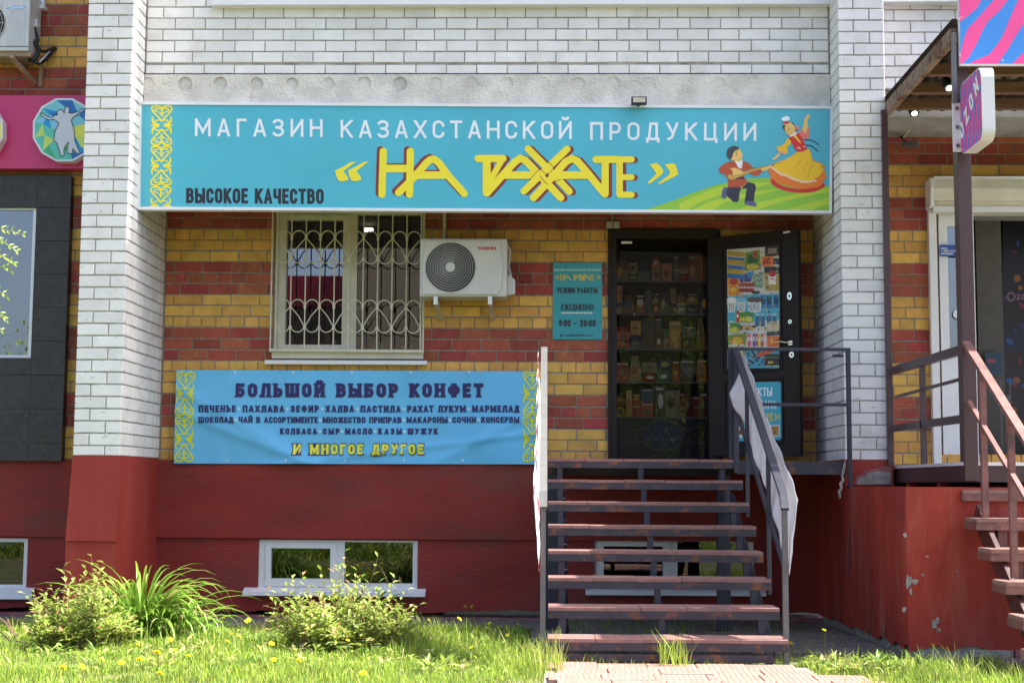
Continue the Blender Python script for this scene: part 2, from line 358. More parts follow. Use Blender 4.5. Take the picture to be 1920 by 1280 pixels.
# ------------------------------------------------------------------ brick laying
_bm = {}
def brick_mesh(m, w):
    key = (m.name, w)
    if key not in _bm:
        c = .004; d = .05; h = .0878; mb = MB(); x, z = w/2, h/2
        v = [(-x,0+c,-z),(x,c,-z),(x,c,z),(-x,c,z),(-x+c,0,-z+c),(x-c,0,-z+c),(x-c,0,z-c),(-x+c,0,z-c),(-x,d,-z),(x,d,-z),(x,d,z),(-x,d,z)]
        f = [(4,5,6,7),(0,1,5,4),(1,2,6,5),(2,3,7,6),(3,0,4,7),(8,9,1,0),(9,10,2,1),(10,11,3,2),(11,8,0,3)]
        mb.add(v, f, m); me = bpy.data.meshes.new('brick'); me.from_pydata(mb.v, [], mb.f); me.materials.append(m); _bm[key] = me
    return _bm[key]
class Laying:
    def __init__(s): s.b = []
    def row(s, face, off, u0, u1, z0, z1, kind, shift, m, holes=(), jit=.0015, dem=()):
        """face: 'F' front at y=off; 'R' looks to +x at x=off; 'L' looks to -x at x=off"""
        L = {'S': .25, 'H': .12}; u = u0-shift; seg = []
        pat = kind if len(kind) > 1 else kind*2; i = 0
        while u < u1:
            w = L[pat[i % len(pat)]]; i += 1; a, b = max(u, u0), min(u+w, u1); u += w+.0095
            if b-a > .02: seg.append((a, b))
        for hx0, hx1, hz0, hz1 in holes:
            if min(z1, hz1)-max(z0, hz0) > .03:
                o = []
                for a, b in seg:
                    if b <= hx0 or a >= hx1: o.append((a, b))
                    else:
                        if hx0-a > .025: o.append((a, hx0-.004))
                        if b-hx1 > .025: o.append((hx1+.004, b))
                seg = o
        for a, b in seg:
            cu, cz = (a+b)/2, (z0+z1)/2; d = 0
            for q in dem:
                if q[0] < cu < q[1] and q[2] < cz < q[3]: d = 1
            s.b.append((face, off, a, b, z0, z1, m, d, jit))
    def build(s, root, limit=300):
        def key(t):
            face, off, a, b, z0, z1, m, d, j = t; p = Vector(((a+b)/2, off, (z0+z1)/2)) if face == 'F' else Vector((off, (a+b)/2, (z0+z1)/2))
            q = p-CAM; dp = q.dot(FWD); x, z = q.dot(RIGHT)/dp*F, q.dot(UP)/dp*F
            vis = abs(x) < 980 and abs(z) < 660 and not d
            return (not vis, -(b-a)*(1 if face == 'F' else .25))
        s.b.sort(key=key); rest = MB()
        for i, (face, off, a, b, z0, z1, m, d, j) in enumerate(s.b):
            cu, cz = (a+b)/2, (z0+z1)/2; jo = random.uniform(-j, j); cz += random.uniform(-.0009, .0009)
            if face == 'F': M = Matrix.Translation((cu, off+jo, cz))
            elif face == 'R': M = Matrix.Translation((off+jo, cu, cz)) @ Matrix.Rotation(R_(90), 4, 'Z')
            else: M = Matrix.Translation((off+jo, cu, cz)) @ Matrix.Rotation(R_(-90), 4, 'Z')
            w = .25 if b-a > .17 else .12; S = Matrix.Diagonal(((b-a)/w, 1, (z1-z0)/.0878, 1))
            me = brick_mesh(m, w)
            if i < limit:
                o = bpy.data.objects.new('brick', me); COL.objects.link(o); adopt(o, root)
                o.matrix_basis = M @ Matrix.Rotation(random.uniform(-.006, .006), 4, 'Y') @ S
            else:
                rest.add([M @ S @ v.co for v in me.vertices], [tuple(p.vertices) for p in me.polygons], m)
        if rest.v: rest.build('bricks', root, kind='stuff')
BH = .0878
def wallbox(mb, x0, x1, yf, yb, z0, z1, holes, m):
    """front face with openings, their reveals, and a back"""
    xs = sorted({x0, x1, *[h[i] for h in holes for i in (0,1)]}); zs = sorted({z0, z1, *[h[i] for h in holes for i in (2,3)]})
    def inh(x, z): return any(h[0] < x < h[1] and h[2] < z < h[3] for h in holes)
    for i in range(len(xs)-1):
        for j in range(len(zs)-1):
            if not inh((xs[i]+xs[i+1])/2, (zs[j]+zs[j+1])/2):
                a, b, c, d = xs[i], xs[i+1], zs[j], zs[j+1]
                mb.poly([(a,yf,c),(b,yf,c),(b,yf,d),(a,yf,d)], m); mb.poly([(a,yb,d),(b,yb,d),(b,yb,c),(a,yb,c)], M_int)
    for a, b, c, d in holes:
        mb.poly([(a,yf,c),(a,yb,c),(a,yb,d),(a,yf,d)], m); mb.poly([(b,yf,d),(b,yb,d),(b,yb,c),(b,yf,c)], m)
        mb.poly([(a,yf,d),(a,yb,d),(b,yb,d),(b,yf,d)], m); mb.poly([(a,yf,c),(b,yf,c),(b,yb,c),(a,yb,c)], m)
    for q in ([(x0,yf,z0),(x0,yb,z0),(x0,yb,z1),(x0,yf,z1)], [(x1,yf,z1),(x1,yb,z1),(x1,yb,z0),(x1,yf,z0)], [(x0,yf,z1),(x0,yb,z1),(x1,yb,z1),(x1,yf,z1)]): mb.poly(q, m)
YELK = {17,18,19, 23,24,25, 29,30,31, 35,36,37, 11,12,13, 5,6,7, -1,0,1}
def band(k): return M_yel if ((k-17) % 6) < 3 else M_red
def banded(lay, u0, u1, k0, k1, holes, dem=(), yoff=YR, sh=0.0):
    for k in range(k0, k1):
        hdr = (k-17) % 4 == 0
        z1 = zr(k)-.005; z0 = z1-BH
        lay.row('F', yoff, u0+.004, u1-.004, z0, z1, 'H' if hdr else 'S', (.05 if hdr else (.0, .12, .18)[(k*7) % 3])+sh, band(k), holes, dem=dem)

# ------------------------------------------------------------------ shop wall (recessed, between the pillars)
wx0, wx1, wz0, wz1 = rect(513, 392, 794, 676, YR)
dx0, dx1, dz0, dz1 = rect(1141, 431, 1352, 857, YR); dz0 = 1.47
HOLES = [(wx0, wx1, wz0, wz1), (dx0, dx1, dz0, dz1)]
bx0, bx1, bz0, bz1 = rect(334, 697, 1012, 868, YR)
shop = thing('brick_wall', 'recessed red and yellow banded brick wall with the barred window and shop doorway', 'wall', (-.5, YR, 1.49))
m = MB(); wallbox(m, XL1-.02, XR0+.02, YR+.007, YR+.40, 1.3, 4.43, HOLES, M_mortd); m.build('mortar_bed', shop)
lay = Laying(); banded(lay, XL1+.01, XR0-.01, 8, 38, HOLES, dem=[(bx0,bx1,bz0,bz1), (-9,9,3.62,9)]); lay.build(shop)
# soffit and room boxes
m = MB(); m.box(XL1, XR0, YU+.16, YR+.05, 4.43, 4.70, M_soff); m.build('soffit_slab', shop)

# ------------------------------------------------------------------ pillars
def pillar(x0, x1, label, z0f, mz, side, inner):
    t = thing('brick_pillar', label, 'pillar', ((x0+x1)/2, 0, 1.5))
    m = MB(); m.box(x0+.007, x1-.007, .007, YR+.1, 1.49, ZT, M_mort); m.build('mortar_core', t)
    lay = Laying()
    for k in range(-6, 38):
        z1 = z0f-k*mz-.005; z0 = max(z1-BH, 1.515)
        if z1-z0 < .02: continue
        a = k % 2
        lay.row('F', 0, x0, x1, z0, z1, ('HS' if a == side else 'SH'), 0, M_white, jit=.001)
        if k >= 15 or True:
            xs_ = x1 if inner == 'R' else x0
            hd = (a == side) if inner == 'R' else (a != side)
            if k >= 14: lay.row(inner, xs_, .001, YR-.005, z0, z1, ('H' if hd else 'S'), 0, M_white, jit=.001)
            else: lay.row(inner, xs_, .001, YU, z0, z1, ('H' if hd else 'S'), 0, M_white, jit=.001)
        xo = x0 if inner == 'R' else x1
        lay.row('L' if inner == 'R' else 'R', xo, .001, YR-.005, z0, z1, 'S', .12*a, M_white, jit=.001, dem=[(-9,9,-9,99)])
    lay.build(t); sp_ = MB()      # small dark pits and mortar smears on the brick faces
    for q_ in range(150):
        u_, z_ = random.uniform(x0+.01, x1-.01), random.uniform(1.55, 5.4); r_ = random.choice((.0018,.0022,.003,.0045))*random.uniform(.8,1.3)
        sp_.poly([(u_+r_*math.cos(k*1.05)*random.uniform(.6,1.3), -.0026, z_+r_*math.sin(k*1.05)*random.uniform(.6,1.3)) for k in range(6)], M_barec)
    for q_ in range(7):
        u_, z_ = random.uniform(x0+.05, x1-.1), random.uniform(1.6, 2.3) if q_ < 4 else random.uniform(2.3, 5.2)
        sp_.poly([(u_+k*.010+random.uniform(-.003,.003), -.0031, z_+(.006+.004*random.random())*(1 if k < 5 else -1)*math.sin((k%5+1)*.55)) for k in (0,1,2,3,4)]+[(u_+k*.010, -.0031, z_-.006*random.random()) for k in (4,3,2,1,0)], M_conc)
    sp_.build('surface_pits', t, kind='stuff'); return t
pillar(XL0, XL1, 'white brick pillar on the left, between the pink sign and the turquoise shop sign', Z0, MZ, 0, 'R')
pillar(XR0, XR1, 'white brick pillar on the right, beside the open door and the maroon awning', 5.222, .09807, 1, 'L')

# ------------------------------------------------------------------ upper white wall and slab
up = thing('brick_wall', 'upper white brick wall above the turquoise sign, resting on a grey concrete slab end', 'wall', (-.5, YU, 4.7))
zs_t = P(900, 139, YU).z; rowh = .0985
m = MB(); m.box(XL1, XR0, YU+.008, YU+.30, zs_t, ZT, M_mort); m.build('mortar_bed', up)
lay = Laying()
for k in range(10):
    z0 = zs_t+.004+k*rowh
    lay.row('F', YU, XL1+.012, XR0-.012, z0, z0+(.075 if k == 0 else BH), 'S', (.12 if k % 2 else .015), M_white)
lay.build(up)
# hollow core slab end with filled round cores
m = MB(); cz = P(700, 158, YU).z; rr = 13.5/2740*12.16; cxs = [P(x, 158, YU).x for x in (277, 348, 413, 482, 548, 616, 683, 750, 817, 884, 950, 1018, 1084, 1150, 1217, 1283, 1347, 1413, 1477, 1541)]
zb = 4.43; zt2 = zs_t-.006; yf = YU-.012
zhi, zlo = cz+rr*1.5, cz-rr*1.5
edges = [XL1+.004]+[(cxs[i]+cxs[i+1])/2 for i in range(len(cxs)-1)]+[XR0-.004]
m.poly([(edges[0],yf,zb),(edges[-1],yf,zb),(edges[-1],yf,zlo),(edges[0],yf,zlo)], M_conc)
m.poly([(edges[0],yf,zhi),(edges[-1],yf,zhi),(edges[-1],yf,zt2),(edges[0],yf,zt2)], M_conc)
m.poly([(edges[0],yf,zt2),(edges[-1],yf,zt2),(edges[-1],YU+.2,zt2),(edges[0],YU+.2,zt2)], M_conc)
m.poly([(edges[0],yf,zb),(edges[0],YU+.3,zb),(edges[-1],YU+.3,zb),(edges[-1],yf,zb)], M_conc)
core = MB()
for i, cx in enumerate(cxs):
    e0, e1 = edges[i], edges[i+1]; n = 24; ring = []; out = []; r = rr*random.uniform(.92, 1.05)
    for j in range(n):
        a = 2*math.pi*j/n; ring.append((cx+r*math.cos(a), yf, cz+r*math.sin(a)))
        dx, dz = math.cos(a), math.sin(a); k = min(((e1-cx) if dx > 0 else (cx-e0))/max(abs(dx), 1e-6), ((zhi-cz) if dz > 0 else (cz-zlo))/max(abs(dz), 1e-6)); out.append((cx+dx*k, yf, cz+dz*k))
    cor = [(e0,yf,zlo),(e1,yf,zlo),(e1,yf,zhi),(e0,yf,zhi)]
    b = len(m.v); m.v += ring+out+cor; km = m.mi(M_conc)
    for j in range(n): m.f.append((b+j, b+n+j, b+n+(j+1)%n, b+(j+1)%n)); m.m.append(km)
    for ci, (sx, sz) in enumerate(((-1,-1),(1,-1),(1,1),(-1,1))):     # corner fills
        for j in range(n):
            p, q = out[j], out[(j+1) % n]
            on = lambda P_, v, ax: abs(P_[ax]-v) < 1e-6
            ex, ez = (e0 if sx < 0 else e1), (zlo if sz < 0 else zhi)
            if (on(p, ex, 0) and on(q, ez, 2)) or (on(p, ez, 2) and on(q, ex, 0)): m.f.append((b+n+j, b+2*n+ci, b+n+(j+1)%n)); m.m.append(km)
    dep = random.choice((.002, .003, .004, .006)) if i > 7 else random.uniform(.010, .022)
    back = [(x, yf+dep, z) for x, _, z in ring]; b = len(core.v); core.v += ring+back; kc = core.mi(M_conc)
    core.f.append(tuple(b+n+j for j in range(n))); core.m.append(kc)
    for j in range(n): core.f.append((b+j, b+(j+1)%n, b+n+(j+1)%n, b+n+j)); core.m.append(kc)
sl = m.build('concrete_slab', up); core.build('core_plug', sl)
m = MB(); a = P(395, 5, YU-.1); b = P(1565, 7, YU-.1); m.box(a.x, XR0+.02, YU-.09, YU, a.z-.016, a.z+.02, M_alu); m.box(a.x, XR0, YU-.02, YU+.0, a.z+.02, a.z+.3, M_pvc); m.build('window_ledge', up)

# ------------------------------------------------------------------ neighbour walls
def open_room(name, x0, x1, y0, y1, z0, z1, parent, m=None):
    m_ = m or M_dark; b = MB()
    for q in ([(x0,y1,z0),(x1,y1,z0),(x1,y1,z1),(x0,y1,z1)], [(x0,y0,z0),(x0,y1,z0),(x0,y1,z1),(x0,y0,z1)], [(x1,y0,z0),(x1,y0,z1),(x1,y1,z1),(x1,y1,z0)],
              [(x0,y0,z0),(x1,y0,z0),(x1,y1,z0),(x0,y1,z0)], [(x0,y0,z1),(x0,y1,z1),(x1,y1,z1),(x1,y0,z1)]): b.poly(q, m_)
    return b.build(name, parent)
lx = XL0+.01
nl = thing('brick_wall', 'banded red and yellow brick wall left of the left pillar, clad below in black tiles', 'wall', (-5, YR, 1.49))
sx0, sx1, sz0, sz1 = rect(-260, 389, 63, 670, YR-.08)
lh = [(sx0, sx1, sz0, sz1)]
m = MB(); wallbox(m, -9, lx, YR+.007, YR+.4, 1.3, ZT, lh, M_mortd); m.build('mortar_bed', nl)
tx1 = P(125, 600, YR-.09).x; tz1 = P(100, 329, YR-.09).z
lay = Laying(); banded(lay, -5.9, lx-.006, -6, 38, lh, dem=[(-9, tx1, 0, tz1)], sh=.06); lay.build(nl)
# black slate tiles, each its own piece
tw = .303; tzr = [P(100, y, YR-.09).z for y in (330, 389.5, 452, 514.5, 577, 639.5, 703, 766.5, 830, 864)]
tm = {}
for c in range(5):
    for r in range(len(tzr)-1):
        x1 = tx1-c*tw; x0 = x1-tw; z1, z0 = tzr[r], tzr[r+1]
        if c >= 1 and r >= 1 and z0 > sz0+.02: continue
        if c >= 1 and z1 > sz0+.02 and r >= 1: z1 = sz0-.002
        key = (round(x1-x0, 3), round(z1-z0, 2))
        if key not in tm:
            b = MB(); w, h = key; b.box(-w/2+.0012, w/2-.0012, 0, .012, -h/2+.0012, h/2-.0012, M_tile); o = b.build('tile'); tm[key] = o.data
            bpy.data.objects.remove(o)
        o = bpy.data.objects.new('tile', tm[key]); COL.objects.link(o); adopt(o, nl); o.location = ((x0+x1)/2, YR-.10+random.uniform(0, .001), (z0+z1)/2)
m = MB(); m.box(tx1-1.5, tx1-.004, YR-.086, YR, tzr[1], tzr[0]-.003, M_black); m.box(sx1+.002, tx1-.004, YR-.086, YR, tzr[-1], tzr[1]+.001, M_black); m.box(tx1-1.5, sx1+.0015, YR-.086, YR, tzr[-1], sz0-.002, M_black); m.build('tile_backing', nl)
# shop window with film
w = MB(); w.box(sx1-.03, sx1-.001, YR-.07, YR-.03, sz0, sz1, M_alu); w.box(sx0, sx1-.03, YR-.07, YR-.03, sz0, sz0+.025, M_alu); w.box(sx0, sx1-.03, YR-.07, YR-.03, sz1-.02, sz1, M_alu)
wf = w.build('shop_window_frame', nl)
g = MB(); g.poly([(sx0,YR-.05,sz0),(sx1,YR-.05,sz0),(sx1,YR-.05,sz1),(sx0,YR-.05,sz1)], M_glass); g.build('pane', wf)
pr = Print(flat(YR-.02)); pr.poly([(-250,389),(64,389),(57,668),(-250,668)], '#8f8f88'); pr.poly([(-10,389),(14,389),(12,668),(-10,668)], '#6d8fa8', 1)
pr.poly([(-250,389),(52,389),(52,393),(-250,393)], '#b0344a', 1); pr.poly([(53,389),(68,389),(66,400),(53,396)], '#b0344a', 2)
pr.poly([(-10,510),(16,530),(-10,562)], '#2f6fa0', 2); pr.poly([(12,628),(45,608),(43,640)], '#31568c', 2); pr.poly([(10,600),(42,570),(42,668),(10,668)], '#6d95ad', 1); pr.poly([(-10,600),(12,600),(12,668),(-10,668)], '#8fb6c4', 2)
pr.poly([(10,655),(44,655),(44,668),(10,668)], '#2f8fc4', 3); pr.disc(-3, 500, 10, 16, '#26333a', 3)
pr.build('window_film', wf)
open_room('room_behind_window', sx0-.5, sx1+.4, YR+.41, YR+3, sz0-.3, sz1+.3, nl)
# white window corner at top left
a0, a1, c0, c1 = rect(-120, -60, 85, 13, YR-.03)
w = MB(); w.box(a0, a1, YR-.04, YR+.05, c0, c0+.8, M_pvc); ww = w.build('window_frame', nl); w = MB(); w.box(a0, a1+.02, YR-.09, YR+.0, c0-.035, c0-.002, M_alu); w.build('window_sill', ww)

rx = XR1-.01
nr = thing('brick_wall', 'banded red and yellow brick wall right of the right pillar, around the neighbouring entrance', 'wall', (4.5, YR, 1.49))
ex0, ex1, ez0, ez1 = rect(1762, 399, 2150, 858, YR)
rh = [(ex0, ex1, ez0, ez1)]
m = MB(); wallbox(m, rx, 9, YR+.007, YR+.4, 1.3, 4.43, rh, M_mortd); m.build('mortar_bed', nr)
lay = Laying(); banded(lay, rx+.008, 6, 8, 38, rh, sh=.09); lay.build(nr)
nu = thing('brick_wall', 'upper white brick wall above the maroon awning at the right edge', 'wall', (4.5, YU, 4.5))
m = MB(); m.box(XR1, 9, YU+.058, YU+.4, 4.70, ZT, M_mort); m.build('mortar_bed', nu)
lay = Laying()
for k in range(8):
    z0 = 4.66+.004+k*rowh; lay.row('F', YU+.05, XR1+.01, 5.5, z0, z0+BH, 'S', .12*(k % 2)+.08, M_white)
lay.build(nu)
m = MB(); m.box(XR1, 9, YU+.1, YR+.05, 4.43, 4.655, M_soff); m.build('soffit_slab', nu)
a = P(1700, 3, YU-.05); m = MB(); m.box(XR1, 6, YU-.06, YU+.05, a.z-.004, a.z+.03, M_alu); m.build('window_ledge', nu)

# ------------------------------------------------------------------ plinth, painted red
pl = thing('plinth', 'dark red painted plaster plinth under the brick walls, with basement windows', 'plinth', (-2, 1, .1))
def jag(mb, x0, x1, yf, yb, z1, m, z=.185, amp=.02, n=40):
    top = [(x0, z1), (x1, z1)]; zz = z; bot = []
    for i in range(n+1):
        zz += random.uniform(-amp, amp)*.5; zz = max(z-amp, min(z+amp, zz)); bot.append((x1+(x0-x1)*i/n, zz))
    pts = [(x, yf, q) for x, q in top+bot][::-1]
    mb.prism(pts, (0, yb-yf, 0), m)
bwA = rect(484, 1012, 783, 1107, YR); bwB = rect(1115, 1006, 1414, 1106, YR); bwC = rect(-180, 1008, 51, 1105, YR)
zl = P(700, 1010, YR-.03).z; zl2 = zr(38)-.001
m = MB(); wallbox(m, XL1, XR0, YR+.012, YR+.5, .205, zl, [bwA, bwB], M_plinth); m.box(XL1, XR0, YR-.03, YR+.3, zl+.001, zl2, M_plinth)
wallbox(m, -9, XL0+.001, YR+.012, YR+.5, .205, zl, [bwC], M_plinth); m.box(-9, XL0+.001, YR-.03, YR+.3, zl+.001, zl2, M_plinth); m.build('plaster_wall', pl)
# outer coat, ending in a cracked lower edge
for (a, b, hs) in ((XL1, XR0, [bwA, bwB]), (-9, XL0, [bwC])):
    m = MB(); edges = [a]
    for h in hs: edges += [h[0], h[1]]
    edges.append(b)
    for i in range(0, len(edges), 2): jag(m, edges[i], edges[i+1], YR-.004, YR+.011, zl, M_plinth, n=int(14*(edges[i+1]-edges[i]))+3)
    for h in hs: jag(m, h[0], h[1], YR-.004, YR+.011, h[2], M_plinth, n=20)
    m.build('plaster_coat', pl)
m = MB()
for i in range(26):
    x = -6+i*.35
    if XL0-.1 < x+.17 < XL1+.1: continue
    m.box(x, x+.35, YR-.004-random.uniform(0, .012), YR+.3, 0, .148+random.uniform(-.018, .012), M_pink)
m.build('crumbling_footing', pl, kind='stuff')
# flared pillar bases
def base(x0, x1, zt):
    m = MB(); zc = P(190, 1014, -.03).z
    v = [(x0,-.002,zt),(x1,-.002,zt),(x1+.0,-.03,zc),(x0-.028,-.03,zc)]
    m.poly(v[::-1], M_plf); m.poly([(x0,-.002,zt),(x0-.028,-.03,zc),(x0-.028,YR,zc),(x0,YR,zt)], M_plf); m.poly([(x1,-.002,zt),(x1,YR,zt),(x1,YR,zc),(x1,-.03,zc)], M_plf)
    m.poly([(x0-.028,-.03,zc),(x1,-.03,zc),(x1,YR,zc),(x0-.028,YR,zc)], M_plf)
    m.box(x0-.03, x1+.0, -.012, YR, -.1, zc-.001, M_plf); m.build('pillar_base', pl)
base(XL0, XL1, 1.515)
m = MB(); m.box(XR0, XR1+.01, -.003, YR, 1.3, 1.514, M_plf)
pb = m.build('pillar_base', pl)
m = MB(); pts = [(1602,908),(1606,893),(1614,890),(1622,882),(1635,880),(1650,876),(1660,873),(1671,870),(1672,908)]
m.prism([P(x, y, -.005) for x, y in pts], (0,-.006,0), M_pink); pts = [(1606,908),(1610,896),(1622,893),(1630,885),(1655,883),(1670,886),(1670,908)]
m.prism([P(x, y, -.012) for x, y in pts], (0,-.003,0), M_barec); m.build('bare_patch', pb)

def basement(r, px_sash, px_glass, px_glass2, px_sill, label=None):
    x0, x1, z0, z1 = r; y = YR+.02
    b = MB(); t = .045
    gl = [rect(*q, y) for q in (px_glass, px_glass2)]
    wallbox(b, x0+.001, x1-.001, y, y+.06, z0+.001, z1-.001, gl, M_pvc); fr = b.build('basement_window', pl)
    if label: fr['label'] = label
    g = MB()
    for q in gl: g.poly([(q[0],y+.03,q[2]),(q[1],y+.03,q[2]),(q[1],y+.03,q[3]),(q[0],y+.03,q[3])], M_glassb)
    g.build('pane', fr)
    s = MB(); q = rect(*px_sash, y-.012); qi = gl[0]; d = .012
    wallbox(s, q[0], q[1], y-d, y-.001, q[2], q[3], [(qi[0]-.002, qi[1]+.002, qi[2]-.002, qi[3]+.002)], M_pvc); s.build('sash', fr)
    s = MB(); q = rect(*px_sill, YR-.08); zt = q[3]; s.add([(q[0],YR-.09,zt-.012),(q[1],YR-.09,zt-.012),(q[1],YR+.03,zt+.03),(q[0],YR+.03,zt+.03),(q[0],YR-.09,q[2]-.004),(q[1],YR-.09,q[2]-.004),(q[1],YR+.03,q[2]-.004),(q[0],YR+.03,q[2]-.004)],
        [(0,1,2,3),(4,5,1,0),(5,6,2,1),(7,4,0,3),(7,6,5,4)], M_alu); s.build('sill', fr)
    open_room('basement_room', x0-.2, x1+.2, YR+.51, YR+2, z0-.5, z1+.2, fr)
basement(bwA, (497,1018,631,1099), (508.5,1027.5,619,1084), (646,1016,774,1093), (455,1107,797,1116))
basement(bwB, (1121,1012,1256,1092), (1132,1024,1243,1080), (1270,1015,1401,1088), (1098,1106,1436,1115))
basement(bwC, (-170,1011,-120,1100), (-170,1020,-130,1090), (-110,1015,44,1095), (-190,1105,60,1121))

# ------------------------------------------------------------------ main window
q = rect(516.5, 396, 793.5, 658, YR)
wy = YR+.05
b = MB(); gA = rect(537, 413, 642, 646, wy-.0); gB = rect(669, 403, 791, 655, wy)
wallbox(b, wx0, wx1, wy, wy+.07, wz0, wz1, [gA, gB], M_pvcd); win = b.build('window', shop)
g = MB()
for r in (gA, gB): g.poly([(r[0],wy+.03,r[2]),(r[1],wy+.03,r[2]),(r[1],wy+.03,r[3]),(r[0],wy+.03,r[3])], M_glass)
g.build('pane', win)
s = MB(); qs = rect(523, 403, 653, 656, wy-.015); wallbox(s, qs[0], qs[1], wy-.018, wy-.001, qs[2], qs[3], [(gA[0]-.003, gA[1]+.003, gA[2]-.003, gA[3]+.003)], M_pvcd); s.build('sash', win)
s = MB(); q = rect(496, 674, 800, 683, YR-.07); s.box(q[0], q[1], YR-.07, YR+.05, q[2], q[3]-.006, M_alu); q2 = rect(510, 657, 794, 675, YR-.01); s.box(q2[0], q2[1], YR-.03, YR+.045, q2[2]+.012, q2[3], M_pvcd); s.build('sill', win, bevel=.003)
# heart grille: every bar and every curl
gy = YR-.07; bars = 11
def gp(i, py):     # bar i (may be fractional) at picture height py
    x = 521.0+i*26.95-(py-400)*.0155-(py-400)*(.0015*(i-5)*-.6); return P(x, py+i*.25, gy)
gr = MB()
for i in range(bars): gr.tube([gp(i, 392), gp(i, 657)], .0065, M_cream, 6)
gr.tube([gp(-.35, 392), gp(-.35, 660)], .008, M_cream, 6); gr.tube([gp(10.2, 392), gp(10.2, 660)], .008, M_cream, 6)
a, b2 = gp(-.4, 656), gp(10.25, 656); gr.bar(a, b2, .02, .022, M_cream); a, b2 = gp(-.4, 396), gp(10.25, 396); gr.bar(a, b2, .02, .02, M_cream)
gr.build('grille_bars', win)
def curls(y0, par):
    c = MB()
    for i in range(bars-1):
        up_ = [gp(i+.5+.47*math.cos(R_(a)), y0+16-14*math.sin(R_(a))) for a in range(180, -1, -15)]
        c.tube(up_, .0055, M_cream, 6)
        dn = [gp(i+.5+.45*math.cos(R_(a)), y0+51+12*math.sin(R_(a))) for a in range(180, -1, -15)]
        c.tube(dn, .0055, M_cream, 6)
        tip = i if (i % 2) == par else i+1; out = i+1 if tip == i else i
        c.tube([gp(out+(.03 if out == i else -.03), y0+16), gp(tip+(.42 if out > tip else -.42), y0+33), gp(tip, y0+54)], .0055, M_cream, 6)
    for i in range(1, bars-1):
        c.bar(gp(i, y0+13), gp(i, y0+19), .022, .016, M_cream)
        if i % 2 == par: c.bar(gp(i, y0+50), gp(i, y0+58), .02, .016, M_cream)
    return c.build('heart_scrolls', win)
curls(430, 1); curls(559, 0)
open_room('shop_back_room', wx0-.6, wx1+.5, YR+.41, YR+3.2, wz0-.9, wz1+.25, shop)
m = MB(); pc = P(691, 432, YR+2.2); m.tube([pc+Vector((0,0,-.01)), pc+Vector((0,0,.02))], .05, emis('warm_lamp', (1,.85,.6), 1.6), 14); 
one(m, 'ceiling_lamp', 'small lit ceiling lamp seen through the barred window', 'lamp')

rg = random.Random(8); xx = 541; no = 0
while xx < 786:
    w = rg.uniform(8, 17)
    if not 640 < xx+w/2 < 668:
        Yp = YR+.52; x0_, x1_, _, _ = rect(xx, 600, xx+w, 640, Yp); zb_ = wz0+.03; hh = rg.uniform(.10, .26); m = MB()
        m.box(x0_, x1_-.008, Yp, Yp+.07, zb_, zb_+hh, ink(rg.choice(('#b8a890','#a83a44','#c8b49a','#7a4a3a','#3f7a5a','#c8c0b8','#b86a4a','#5a7a9a')), .4)); m.box(x0_+.01, x1_-.018, Yp-.003, Yp-.0005, zb_+hh*.4, zb_+hh*.7, ink(rg.choice(('#e0d8c8','#b02c3c','#e0b84a')), .4))
        no += 1; one(m, 'candy_box', '%s packet from the left on the inner sill behind the barred window' % ORD[no-1], 'packet', 'packets on the inner window sill')
    xx += w+rg.uniform(0, 4)
m = MB(); m.box(wx0, wx1, YR+.42, YR+.66, wz0+.0, wz0+.028, M_pvcd); m.build('inner_sill', win)
# ------------------------------------------------------------------ doorway frame and leaf
fx0, fx1, fz0, fz1 = rect(1141, 431, 1349, 856, YR-.03); ix0, ix1 = P(1157, 650, YR-.03).x, P(1329, 650, YR-.03).x; iz1 = P(1250, 447, YR-.03).z
b = MB(); b.box(fx0, ix0, YR-.03, YR+.2, 1.5, fz1, M_door); b.box(ix1, fx1, YR-.03, YR+.2, 1.5, fz1, M_door); b.box(ix0, ix1, YR-.03, YR+.2, iz1, fz1, M_door)
b.box(fx0-.005, fx0+.02, YR-.04, YR-.029, 1.5, fz1+.01, M_door); b.box(fx0+.02, fx1+.0, YR-.04, YR-.029, fz1-.02, fz1+.01, M_door); b.box(ix0, ix1, YR-.02, YR+.2, 1.49, 1.52, M_steels)
dfm = b.build('door_frame', shop, bevel=.004)
pr = Print(flat(YR-.041)); pr.poly([(1165,452.5),(1185,452.5),(1185,457),(1165,457)], '#e8e4dc'); pr.build('door_label', dfm)
H0 = Vector((P(1332, 650, YR-.03).x, YR-.03, 0)); F1 = Vector((2.165, .68, 0)); dd = (F1-H0).normalized(); dn = Vector((dd.y, -dd.x, 0))
lz1 = PP(1415, 437, H0, dn).z; lz0 = PP(1415, 855, H0, dn).z; DW = (F1-H0).length
MD = Matrix(((dd.x, -dn.x, 0, H0.x), (dd.y, -dn.y, 0, H0.y), (0, 0, 1, 0), (0, 0, 0, 1)))   # local x along leaf, y into leaf thickness
def dl(px, py): v = PP(px, py, H0, dn)-H0; return v.dot(dd), v.z
b = MB(); b.box(.0, DW, .0, .06, lz0, lz1, M_door, MD); lf = b.build('door', shop, bevel=.004)
b = MB()
def frame_on(px0, py0, px1, py1, t=.018, d=.014):
    x0, z1 = dl(px0, (py0)); x1, z0 = dl(px1, py1); x0 = dl(px0, 650)[0]; x1 = dl(px1, 650)[0]
    b.box(x0, x1, -d, -.0005, z1-t, z1, M_door, MD); b.box(x0, x1, -d, -.0005, z0, z0+t, M_door, MD); b.box(x0, x0+t, -d, -.0005, z0+t, z1-t, M_door, MD); b.box(x1-t, x1, -d, -.0005, z0+t, z1-t, M_door, MD)
frame_on(1354, 459, 1467, 694); frame_on(1357, 712, 1468, 832); b.build('door_moulding', lf, bevel=.004)
